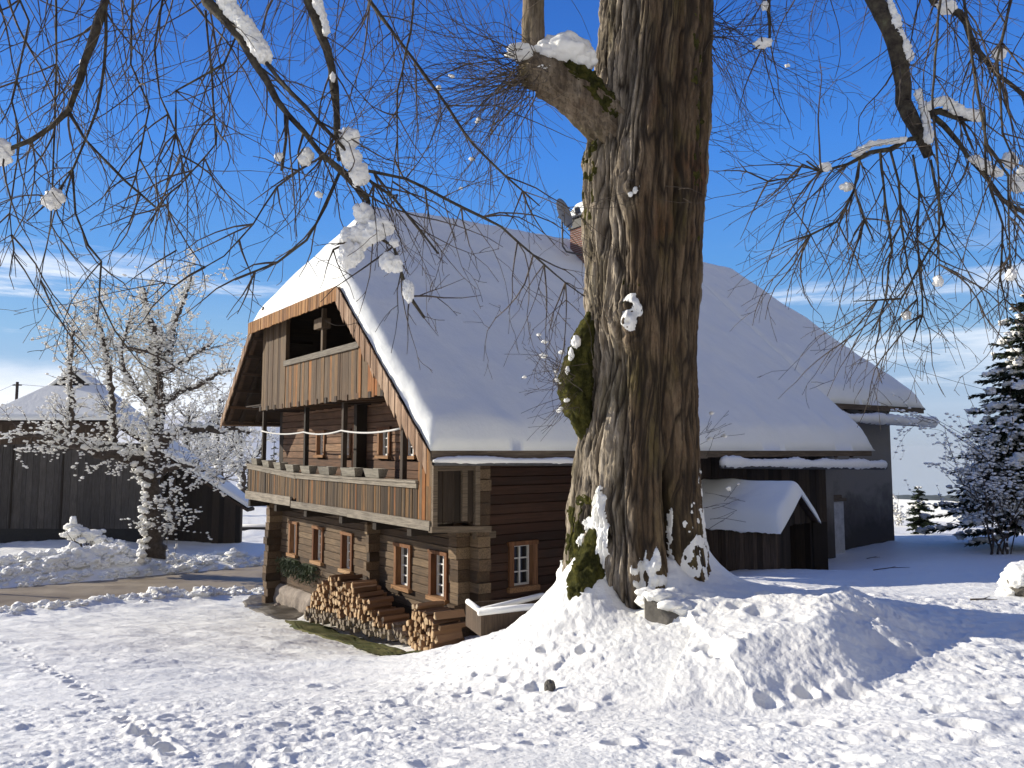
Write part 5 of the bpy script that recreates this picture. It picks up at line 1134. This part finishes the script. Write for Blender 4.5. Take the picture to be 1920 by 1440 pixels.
mb = MB(); mb.add([(apx-TOPX*.92, BY+1.28, gz+.55), (apx+TOPX*.92, BY+1.28, gz+.55), (apx, BY+1.28, apz+.62), (apx-TOPX*.92, BY+1.4, gz+.55), (apx+TOPX*.92, BY+1.4, gz+.55), (apx, BY+1.4, apz+.62)], [(0, 1, 2), (5, 4, 3), (0, 3, 4, 1), (1, 4, 5, 2), (2, 5, 3, 0)], .2); mb.build('gablet', M['dark_board'], brf, BO)
def bsnow(poly, th, name='snow'):
    m = MB(); slab(m, [(x, y, z+th) for x, y, z in poly], th-.02); o = m.build(name, M['snow_roof'], brf, BO); b_ = o.modifiers.new('b', 'BEVEL'); b_.width = .12; b_.segments = 3; return o
bsnow([(apx+xe, BY-.75, ze+.02), (rex+.05, BY-.75, rez+.02), (rex+.05, BY+.35, rez+.02), (apx, BY+depth, apz+.62), (apx, BY+1.2, apz+.62), (apx+TOPX*.9, BY+1.2, gz+.52)], .3)
bsnow([(apx-xe, BY-.75, ze+.02), (apx-TOPX*.9, BY+1.2, gz+.52), (apx, BY+1.2, apz+.62), (apx, BY+depth, apz+.62), (apx-(rex-apx), BY+depth, rez+.02), (apx-(rex-apx), BY-.75, rez+.02)], .3)
bsnow([(apx-xe, BY-.78, ze+.03), (apx+xe, BY-.78, ze+.03), (apx+TOPX*.9, BY+1.2, gz+.53), (apx-TOPX*.9, BY+1.2, gz+.53)], .3)

# ------------------------------------------------------------------ generic bare snow laden tree
def laden(name, skeleton, px_w, Y, label, grow_n, Lr, snowp, r0=.03, sr=.075, lvl=2, grp=None, up=.55, dens=1.9, jY=1.6, mat='far_twig', base=None, wob=.2):
    """skeleton: photo polylines (x, y, dY) with widths in px; twigs grow from them, snow lies along the upper sides"""
    b0 = at(skeleton[0][0][0], skeleton[0][0][1], Y) if base is None else Vector(base); e = empty(name, b0, 0); tag(e, label, 'tree', grp); off = tuple(b0)
    tw = Wood(); tw.sr = sr*.42; tw.dense = True; sn = MB()
    for k, (line, ws) in enumerate(zip(skeleton, px_w)):
        w_ = Wood(); w_.smooth = k == 0; pts = [at(x, y, Y+d) for x, y, d in line]; rad = [max(.012, q/1445*Y*.5) for q in ws]; P, Q = w_.limb(pts, rad, 8)
        w_.m.build('trunk' if k == 0 else 'limb', M[mat], e, off)
        for i in range(len(P)-1):
            for _q in range(4 if k else 10):
                if k == 0 and rnd.random() < .3: continue
                d = P[i+1]-P[i]; hor = 1-abs(d.normalized().z); lift = Q[i]*(.75 if k else .6)+sr*.25
                q = P[i]+Vector((-.55*Q[i] if (k == 0 or hor < .3) else 0, -.55*Q[i] if hor < .4 else 0, lift*max(.2, hor)))
                sn.blob(q+d*rnd.random()+Vector((rnd.gauss(0, Q[i]*.3), rnd.gauss(0, Q[i]*.3), rnd.gauss(0, Q[i]*.25))), (sr*.45+Q[i]*(.36 if k else .2))*rnd.uniform(.6, 1.2), (1+.5*hor, 1, .8), .6, 2, freq=2.3)
        n = int(grow_n*sum((P[i+1]-P[i]).length for i in range(len(P)-1)))
        for _ in range(n):
            i = rnd.randint(int(len(P)*(.35 if k == 0 else .1)), len(P)-2); d = (P[i+1]-P[i]).normalized(); ax = d.orthogonal().normalized(); ax.rotate(Matrix.Rotation(rnd.random()*6.283, 3, d)); f = d.copy(); f.rotate(Matrix.Rotation(R(rnd.uniform(35, 80)), 3, ax)); f.z += .35
            tw.twig(P[i], f, rnd.uniform(*Lr), r0*rnd.uniform(.5, 1.), lvl, 0, wob, dens, snowp, up, .22)
    tw.m.build('twigs', M[mat], e, off)
    sn.v += []; n0 = len(sn.v); sn.v += tw.sn.v; sn.f += [tuple(i+n0 for i in f) for f in tw.sn.f]; sn.t += tw.sn.t; sn.m += tw.sn.m; sn.sm += tw.sn.sm
    sn.build('snow', M['snow_clump'], e, off)
    return e
AY = 30.5
laden('orchard_tree', [
    [(287, 1046, 0), (290, 985, 0), (284, 900, 0), (290, 830, 0), (300, 760, 0), (292, 690, 0), (298, 640, 0), (276, 590, 0), (270, 540, 0)],
    [(284, 900, 0), (262, 862, -.3), (225, 852, -.6), (180, 848, -.9), (130, 830, -1.1), (90, 818, -1.3), (20, 816, -1.5)],
    [(290, 840, 0), (320, 815, -.3), (360, 806, -.5), (405, 805, -.7), (440, 803, -.9), (468, 812, -1)],
    [(130, 835, -1.1), (133, 760, -1.1), (131, 690, -1.2), (135, 640, -1.2), (140, 600, -1.2)],
    [(216, 850, -.7), (212, 770, -.7), (205, 690, -.8), (190, 620, -.9), (180, 580, -.9)],
    [(300, 760, 0), (335, 735, .4), (370, 725, .8), (410, 700, 1.2), (440, 690, 1.5)],
    [(292, 690, 0), (320, 650, .3), (330, 600, .5), (345, 560, .6), (358, 520, .7)],
    [(298, 640, 0), (270, 660, .6), (240, 655, 1), (225, 640, 1.2)],
    [(290, 900, 0), (310, 880, -.6), (345, 872, -1), (385, 880, -1.3), (420, 905, -1.6)],
    [(300, 770, 0), (262, 740, -.5), (235, 700, -.8), (228, 660, -1), (240, 600, -1)],
    [(286, 935, 0), (320, 960, -.4), (330, 985, -.5), (322, 1000, -.5)],
    [(295, 700, 0), (325, 690, -.4), (372, 660, -.7), (400, 640, -.9)]],
    [[42, 34, 28, 25, 22, 19, 14, 10, 6], [26, 24, 20, 17, 13, 9, 4], [24, 21, 17, 13, 9, 5], [11, 10, 8, 6, 3], [11, 10, 9, 7, 3], [13, 11, 9, 7, 4], [14, 12, 10, 8, 4], [10, 8, 6, 4], [13, 11, 9, 7, 4], [12, 10, 8, 6, 3], [12, 9, 7, 4], [11, 9, 6, 3]],
    AY, 'gnarled snow laden old orchard tree standing between the road and the barn', 11.0, (.5, 1.8), .95, .018, .08)
# frosted trees farther back on the left
for k, (x, py, Y, hpx, lb_) in enumerate(((352, 960, 52, 210, 'frosted bare tree behind the lean-to end of the barn roof'), (410, 965, 58, 235, 'frosted bare tree between the barn and the farmhouse gable'), (452, 960, 66, 190, 'frosted bare tree close to the left eave of the farmhouse'))):
    laden('frosted_tree', [[(x, py, 0), (x+4, py-hpx*.3, 0), (x-3, py-hpx*.6, 0), (x+2, py-hpx*.92, 0)], [(x+3, py-hpx*.35, 0), (x-30, py-hpx*.55, 1), (x-48, py-hpx*.72, 1)], [(x, py-hpx*.4, 0), (x+32, py-hpx*.58, -1), (x+50, py-hpx*.8, -1)]],
          [[16, 12, 9, 4], [9, 6, 3], [9, 6, 3]], Y, lb_, 3.0, (1.2, 3.0), 1.0, .04, .12, 2, 'frosted trees on the slope behind the barn', .4, 1.5)

# ------------------------------------------------------------------ conifers
def conifer(name, base, h, rad, label, grp=None, whorls=16, per=9, snow=.5, dens=1., crown0=.08, tip=True, nsz=1.):
    e = empty(name, base, rnd.random()*6.28); tag(e, label, 'tree', grp)
    m = MB(); m.tube([(0, 0, -.3), (0, 0, h*.5), (0, 0, h)], [h*.022, h*.014, .012], 7); m.build('trunk', M['far_twig'], e)
    f = MB(); s = MB()
    for w_ in range(whorls):
        t = w_/(whorls-1); z = h*(crown0+(1-crown0)*t**.92*.97); L = rad*(1-t)**.8*rnd.uniform(.85, 1.1)+.08
        n = max(3, int(per*(1-.55*t)))
        for k in range(n):
            a_ = 2*math.pi*(k+rnd.random()*.8)/n; Lb = L*rnd.uniform(.65, 1.15); d = Vector((math.cos(a_), math.sin(a_), 0)); side = Vector((-d.y, d.x, 0)); N = max(3, int(Lb*6*dens)); zj = rnd.gauss(0, h/whorls*1.1)*(1-t)
            pts = []
            for i in range(N+1):
                q = i/N; pts.append(d*(Lb*q)+Vector((0, 0, z+zj-.42*Lb*q**1.15*(1-.5*t)+.14*Lb*q*q+.12*Lb*(t > .7))))
            f.tube(pts, [max(.006, .02*(1-i/N)*min(1, Lb)) for i in range(N+1)], 3, .2, cap=False)
            for i in range(N):
                for c in range(int(8*nsz+rnd.random())):
                    p = pts[i].lerp(pts[i+1], rnd.random()); sg = rnd.choice((-1, 1)); ln = (.16+.30*Lb*(1-i/N)*.5)*rnd.uniform(.6, 1.2)
                    v = (d*.7+side*sg*rnd.uniform(.3, 1.1)+Vector((0, 0, rnd.uniform(-.75, .3)))).normalized(); wd = v.cross(Vector((rnd.uniform(-.4, .4), rnd.uniform(-.4, .4), 1))).normalized()*(.035+.03*rnd.random())
                    f.add([p-wd*.4, p+v*ln*.5-wd, p+v*ln, p+v*ln*.5+wd, p+wd*.4], [(0, 1, 2, 3, 4)], U())
            if rnd.random() < snow:
                for i in range(1, N+1):
                    if rnd.random() < .6: s.blob(pts[i]+Vector((rnd.gauss(0, .09), rnd.gauss(0, .09), rnd.gauss(.03, .04))), (.04+.085*min(1, Lb*.6)*(i/N))*rnd.uniform(.5, 1.3), (1.2, 1.2, .75), 1.0, 1 if h > 12 else 2, freq=2.2)
    if tip: s.tube([(0, 0, h*.97), (0, 0, h*1.02)], [.04, .02], 6)
    f.build('foliage', M['needle'], e); s.f and s.build('snow', M['snow_clump'], e); return e
sp0 = at(1968, 960, 23.5); conifer('spruce', (sp0.x, 23.5, G(sp0.x, 23.5)), 8.3, 3.0, 'tall dark spruce laden with snow at the right of the yard', None, 32, 16, .8, 1.15, .16, True, 1.25)
q_ = at(1725, 986, 38); conifer('spruce', (q_.x, 38, q_.z-.05), 1.95, .72, 'small young spruce standing free beside the snowy hut', None, 11, 8, .12, 2.2, .03, True, 1.1)
for k, (x, py, Y, h, lb_) in enumerate(((486, 992, 70, 7.5, 'snowy conifer in the hollow just left of the balcony end'), (510, 992, 74, 8.5, 'snowy conifer partly hidden by the far house corner'), (462, 990, 78, 7, 'snowy conifer behind the low wall, nearest the barn roof end'))):
    q_ = at(x, py, Y); conifer('spruce', (q_.x, Y, q_.z), h, 2.0, lb_, 'snowy conifers in the hollow behind the road', 14, 9, .6, .7, .03, True, .8)
# bare frosted shrub before the big spruce, small shrubs and a snowy bush by the barn ramp
def shrub(name, base, n, Lr, r, label, snowp, sr, spread=.5, grp=None, mat='far_twig', lvl=2, cat='shrub', dens=2.):
    e = empty(name, base); tag(e, label, cat, grp); tw = Wood(); tw.sr = sr; tw.dense = True; tw.dense = True
    for _ in range(n): tw.twig(Vector((rnd.gauss(0, .12), rnd.gauss(0, .12), -.05)), (rnd.gauss(0, spread), rnd.gauss(0, spread), 1), rnd.uniform(*Lr), r*rnd.uniform(.6, 1.2), lvl, 0, .13, dens, snowp, .15, .18)
    tw.m.build('twigs', M[mat], e); tw.sn.f and tw.sn.build('snow', M['snow_clump'], e); return e
q_ = at(1850, 960, 21.5); shrub('shrub', (q_.x+.35, 21.5, G(q_.x, 21.5)), 8, (2.8, 5.2), .026, 'tall bare frosted shrub in front of the big spruce', 1.0, .032, .32)
q_ = at(1885, 990, 27); shrub('shrub', q_, 14, (.5, 1.2), .014, 'low bare twiggy shrub in the snow below the big spruce', .3, .04, .6)
q_ = at(1815, 985, 30); shrub('shrub', q_, 16, (.6, 1.5), .014, 'frosted shrub in the snow between the small spruce and the big one', .95, .07, .6)
q_ = at(1685, 985, 45); shrub('shrub', q_, 6, (1.2, 2.6), .016, 'thin frosted sapling beside the plaster corner of the farmhouse', .6, .07, .35)
e = empty('bush', at(178, 1032, 34.5)); tag(e, 'low bush buried in snow on the slope below the barn door', 'bush'); m = MB(); s_ = MB()
for k in range(60):
    t = rnd.random(); c = Vector((-1.1+2.0*t+rnd.gauss(0, .15), rnd.gauss(0, .3), .85-.75*t+rnd.gauss(0, .14))); s_.blob(c, rnd.uniform(.10, .26), (1.2, 1, .8), .6, 2, freq=2.2); m.tube([(-.6+1.2*t, 0, -.3), c+Vector((rnd.gauss(0, .15), rnd.gauss(0, .15), .1))], [.02, .008], 4)
m.tube([(-.8, 0, -.2), (-.95, 0, .7), (-1.0, 0, 1.25)], [.05, .04, .02], 6); s_.blob((-.98, -.05, 1.3), .17, (.9, .9, 1.2), .5, 2); s_.blob((-.9, -.05, .95), .15, (1, 1, .9), .5, 2)
m.build('twigs', M['far_twig'], e); s_.build('snow', M['snow_clump'], e)

# ------------------------------------------------------------------ little shed in the lee of the great tree
L2, D2, wz, rz_ = 1.35, .92, .98, 1.66
SA = R(-46); cn = at(1458, 1070, 17.9); sh0 = Vector((cn.x-L2*math.cos(SA)-D2*math.sin(SA), cn.y-L2*math.sin(SA)+D2*math.cos(SA), cn.z)); shed = empty('shed', sh0, SA); tag(shed, 'small brown board shed with thick snow on its gable roof', 'shed')
mb = MB(); boards(mb, 'x', -D2, .03, -L2, L2, -.35, wz, .11, .006); mb.build('front_wall', M['shed_board'], shed)
mb = MB(); boards(mb, 'y', L2-.03, .03, -D2+.03, -.25, -.35, lambda y: wz+(rz_-wz)*(1-abs(y)/D2)-.03, .12); boards(mb, 'y', L2-.03, .03, -.25, D2, wz, lambda y: wz+(rz_-wz)*(1-abs(y)/D2)-.03, .12); boards(mb, 'y', L2-.03, .03, D2-.14, D2, -.35, wz, .12); boards(mb, 'y', -L2, .03, -D2+.03, D2, -.35, lambda y: wz+(rz_-wz)*(1-abs(y)/D2)-.03, .12); boards(mb, 'x', D2-.03, .03, -L2+.03, L2-.03, -.35, wz, .12); mb.build('end_wall', M['dark_board'], shed)
mb = MB(); mb.hexa([(L2+.02, D2-.06, -.2), (L2+.06, D2-.1, -.2), (L2+.30, D2+.14, -.2), (L2+.26, D2+.18, -.2)], [(L2+.02, D2-.06, .98), (L2+.06, D2-.1, .98), (L2+.30, D2+.14, 1.0), (L2+.26, D2+.18, 1.0)], .05); mb.build('open_door', M['dark_board'], shed)
mb = MB(); ov = .16
for sg in (-1, 1): slab(mb, [(-L2-ov, sg*(D2+.14), wz-.10), (L2+ov, sg*(D2+.14), wz-.10), (L2+ov, 0, rz_+.02), (-L2-ov, 0, rz_+.02)] if sg < 0 else [(L2+ov, sg*(D2+.14), wz-.10), (-L2-ov, sg*(D2+.14), wz-.10), (-L2-ov, 0, rz_+.02), (L2+ov, 0, rz_+.02)], .035)
srf = mb.build('roof', M['roof_wood'], shed)
A_ = np.linspace(-L2-ov-.04, L2+ov+.04, 90); B_ = np.linspace(-D2-.2, D2+.2, 60); a, b = np.meshgrid(A_, B_, indexing='ij'); z = rz_+.02-(rz_+.12-wz)/(D2+.14)*np.abs(b)
P3 = np.stack([a, b, a*0], -1); e_ = np.minimum(np.minimum(a-A_[0], A_[-1]-a), np.minimum(b-B_[0], B_[-1]-b)); f_ = np.sqrt(np.clip(1-(1-np.clip(e_/.2, 0, 1))**2, 0, 1))
sag = .05*(fbm(P3*np.array([7, 1.5, 1]), 3, 91)-.5)*np.exp(-e_/.1)
top = z+.02+(.36+.1*(fbm(P3*2.5, 3, 92)-.5))*f_; 
for _ in range(14): tp = top.copy(); tp[1:-1, 1:-1] = (top[:-2, 1:-1]+top[2:, 1:-1]+top[1:-1, :-2]+top[1:-1, 2:]+2*top[1:-1, 1:-1])/6; top = tp
low = z+.02-np.clip(-sag*2+.02, 0, .1)*np.exp(-(e_/.04)**2); n1_, n2_ = a.shape; N = n1_*n2_; idx = np.arange(N).reshape(n1_, n2_); edge = np.concatenate([idx[:, 0], idx[-1, 1:], idx[-2::-1, -1], idx[0, -2:0:-1]]); e2 = np.roll(edge, -1)
mesh_np('snow', np.concatenate([np.stack([a.ravel(), b.ravel(), top.ravel()], -1), np.stack([a.ravel(), b.ravel(), low.ravel()], -1)]), np.concatenate([grid_faces(n1_, n2_), grid_faces(n1_, n2_)[:, ::-1]+N, np.stack([edge, e2, e2+N, edge+N], -1)[:, ::-1]]), M['snow_roof'], srf)
# snowy hut beyond the yard on the right
HY_ = 50.; h0 = at(1716, 992, HY_); h0.z = G(h0.x, HY_)-.75; hut = empty('hut', h0, R(-38)); tag(hut, 'low wooden hut almost buried under snow beyond the yard', 'hut')
mb = MB(); boards(mb, 'y', -1.5, .05, -1.1, 1.1, -.6, lambda y: .75+.75*(1-abs(y)/1.1), .2); boards(mb, 'x', -1.1, .05, -1.45, 3, -.6, .75, .2); boards(mb, 'x', 1.05, .05, -1.45, 3, -.6, .75, .2); mb.build('wall', M['shed_board'], hut)
mb = MB()
for sg in (-1, 1):
    q4 = [(-1.9, sg*1.6, .42), (3.4, sg*1.6, .42), (3.4, 0, 1.55), (-1.9, 0, 1.55)]; slab(mb, q4 if sg < 0 else [q4[1], q4[0], q4[3], q4[2]], .06)
hr = mb.build('roof', M['roof_wood'], hut); mb = MB()
mb.add([(-1.95, -1.65, .44), (3.45, -1.65, .44), (3.45, 1.65, .44), (-1.95, 1.65, .44), (-1.95, -1.6, .75), (3.45, -1.6, .75), (3.45, 1.6, .75), (-1.95, 1.6, .75), (-1.95, 0, 1.58), (3.45, 0, 1.58), (-1.9, 0, 1.95), (3.4, 0, 1.95)],
       [(0, 4, 10, 8), (3, 8, 10, 7), (1, 9, 11, 5), (2, 6, 11, 9), (0, 1, 5, 4), (2, 3, 7, 6), (4, 5, 11, 10), (6, 7, 10, 11), (0, 8, 9, 1), (3, 2, 9, 8)], .5); o = mb.build('snow', M['snow_roof'], hr); b_ = o.modifiers.new('b', 'BEVEL'); b_.width = .15; b_.segments = 3
# low wall with a snow cap beyond the road, left of the house
q0, q1 = at(392, 1004, 46), at(640, 1012, 46); mb = MB(); mb.box(q0.x, q1.x, 46, 46.35, q0.z-.4, q0.z+.48); wl = mb.build('low_wall', M['plaster']); tag(wl, 'low grey wall with snow on top beyond the road', 'wall')
mb = MB(); mb.tube([(q0.x, 46.17, q0.z+.5), (q0.x+4, 46.17, q0.z+.53), (q1.x, 46.17, q0.z+.5)], .16, 10, jit=.05); s_ = mb.build('snow', M['snow_clump'], wl)
# stones
def stone(name, c, r, sc, label, snow=None, seed=1, mat='rock'):
    m = MB(); V0, F0 = ICO[3]; n = fbm(V0*1.7+seed*5.3, 4, seed); k = 1+.75*(n-.5); V = V0*k[:, None]; q = .55+.45*np.round(np.abs(V)*1.6)/np.maximum(np.abs(V)*1.6, .3)*.6
    m.add([(c[0]+v[0]*r*sc[0], c[1]+v[1]*r*sc[1], c[2]+v[2]*r*sc[2]) for v in V], F0, .5, 0, False); o = m.build(name, M[mat]); tag(o, label, name)
    if snow:
        m = MB()
        for dx, dy, dz, rr in snow: m.blob((c[0]+dx, c[1]+dy, c[2]+dz), rr, (1.2, 1.1, .8), .35, 3)
        m.build('snow', M['snow_clump'], o)
    return o
gx, gy = ground_pt(1246, 1166)
m = MB(); gz_ = GD(gx, gy)
m.add([(-.17, -.03, -.15), (-.02, -.20, -.15), (.24, -.02, -.15), (.1, .3, -.15), (-.14, .16, .22), (.02, -.10, .03), (.2, .02, .07), (.1, .3, .2)], [(0, 1, 5, 4), (1, 2, 6, 5), (2, 3, 7, 6), (3, 0, 4, 7), (4, 5, 6, 7)], .5)
o = m.build('boulder', M['rock']); o.location = (gx, gy, gz_-.02); o.scale = (1.3, 1.25, 1.25); b_ = o.modifiers.new('b', 'BEVEL'); b_.width = .02; b_.segments = 2; tag(o, 'wedge shaped grey boulder under thick snow at the foot of the old tree', 'boulder')
m = MB()
for dx, dy, dz, r in ((-.03, .12, .17, .085), (.06, .05, .11, .085), (.16, .06, .08, .10), (.28, .12, .03, .12), (.08, .2, .13, .12), (-.08, .22, .16, .09), (.2, .28, .07, .15), (.38, .25, -.04, .14), (.0, .32, .1, .14), (.5, .3, -.08, .13)): m.blob((dx, dy, dz), r, (1.2, 1.1, .7), .4, 3)
m.build('snow', M['snow_clump'], o)
x, y = ground_pt(1030, 1302); stone('stone', (x, y, GD(x, y)+.03), .055, (.9, .8, 1.1), 'small dark stone poking out of the foreground snow', None, 9)
c = at(1925, 1098, 10.6); stone('boulder', (c.x, c.y, c.z+.02), .26, (1, 1, .95), 'round dark boulder with thick snow cap at the right edge of the yard', [(-.08, -.02, .12, .19), (.05, .05, .14, .2), (-.19, 0, .02, .13), (-.24, .0, -.12, .12), (-.16, -.1, .06, .12)], 12)
c = at(1330, 1333, 5.95); 
# rough stones at the far corner of the house
for k, (px, py, r) in enumerate(((528, 1130, .16), (540, 1136, .13), (520, 1138, .10))):
    x, y = ground_pt(px, py); stone('stone', (x, y, GD(x, y)+.05), r, (1, .9, .8), ['largest pale stone at the far corner of the gable', 'pale stone between two others at the far gable corner', 'smallest pale stone at the far gable corner'][k], None, 20+k, 'foundation')['group'] = 'stones at the far gable corner'
# marker post of the road and the pole with the wires
x, y = at(-22, 1100, 26.5).x, 26.5
m = MB(); m.tube([(0, 0, -.3), (0, 0, 1.15)], .06, 10); o = m.build('marker_post', M['post']); o.location = (x, y, ROADZ+.1); tag(o, 'short round post at the edge of the cleared road', 'post')
q_ = at(28, 800, 52); m = MB(); m.tube([(0, 0, -3), (0, 0, at(28, 716, 52).z-q_.z)], [.11, .09], 8); m.bar((-.3, 0, at(28, 722, 52).z-q_.z), (.3, 0, at(28, 722, 52).z-q_.z), .08, .08); up_ = m.build('utility_pole', M['far_twig']); up_.location = q_; tag(up_, 'wooden utility pole standing behind the barn roof', 'pole')
def wire(p, q, sag, r, label, n=24):
    p, q = Vector(p), Vector(q); m = MB(); m.tube([p.lerp(q, i/n)-Vector((0, 0, sag*4*(i/n)*(1-i/n))) for i in range(n+1)], r, 4); tag(m.build('wire', M['metal_dark']), label, 'wire')
wire(at(28, 720, 52), at(-260, 800, 52), .5, .012, 'overhead wire running left from the pole behind the barn')
wire(at(28, 720, 52), at(640, 700, 60), .8, .012, 'overhead wire running right from the pole behind the barn')
q_ = at(2160, 40, 20); m = MB(); m.tube([(0, 0, G(q_.x, 20)-q_.z-.3), (0, 0, .3)], [.15, .11], 10); o = m.build('utility_pole', M['far_twig']); o.location = q_; tag(o, 'wooden utility pole at the right carrying the wires of the farmhouse', 'pole')
wire(H(10.2, rb0, 7.1), q_, .45, .012, 'thick wire rising from the roof ridge towards the upper right')
wire(H(18.2, 3.9, 4.6), at(2100, 790, 26), .25, .008, 'thin wire from the far slope of the roof to the right')
wire(H(20.2, .4, 1.35), at(1990, 905, 24.5), .1, .008, 'thin wire from the far eave corner down to the big spruce')
# twigs and leaves fallen on the shaded snow
for k, (px, py, L, lb_) in enumerate(((1672, 1067, .8, 'longest fallen twig on the shaded snow right of the shed'), (1638, 1046, .4, 'fallen twig on the shaded snow nearest the plaster wall'), (1846, 1128, .35, 'fallen twig on the snow near the snow capped boulder'))):
    x, y = ground_pt(px, py); m = MB(); z = GD(x, y)+.012; m.tube([(x-L/2, y, GD(x-L/2, y)+.012), (x, y+.03, z+.01), (x+L/2, y+.02, GD(x+L/2, y)+.012)], [.012, .010, .004], 5); m.tube([(x, y+.03, z+.01), (x+.15, y+.12, z+.03)], [.007, .003], 4); tag(m.build('fallen_twig', M['twig']), lb_, 'twig', 'fallen twigs on the snow')
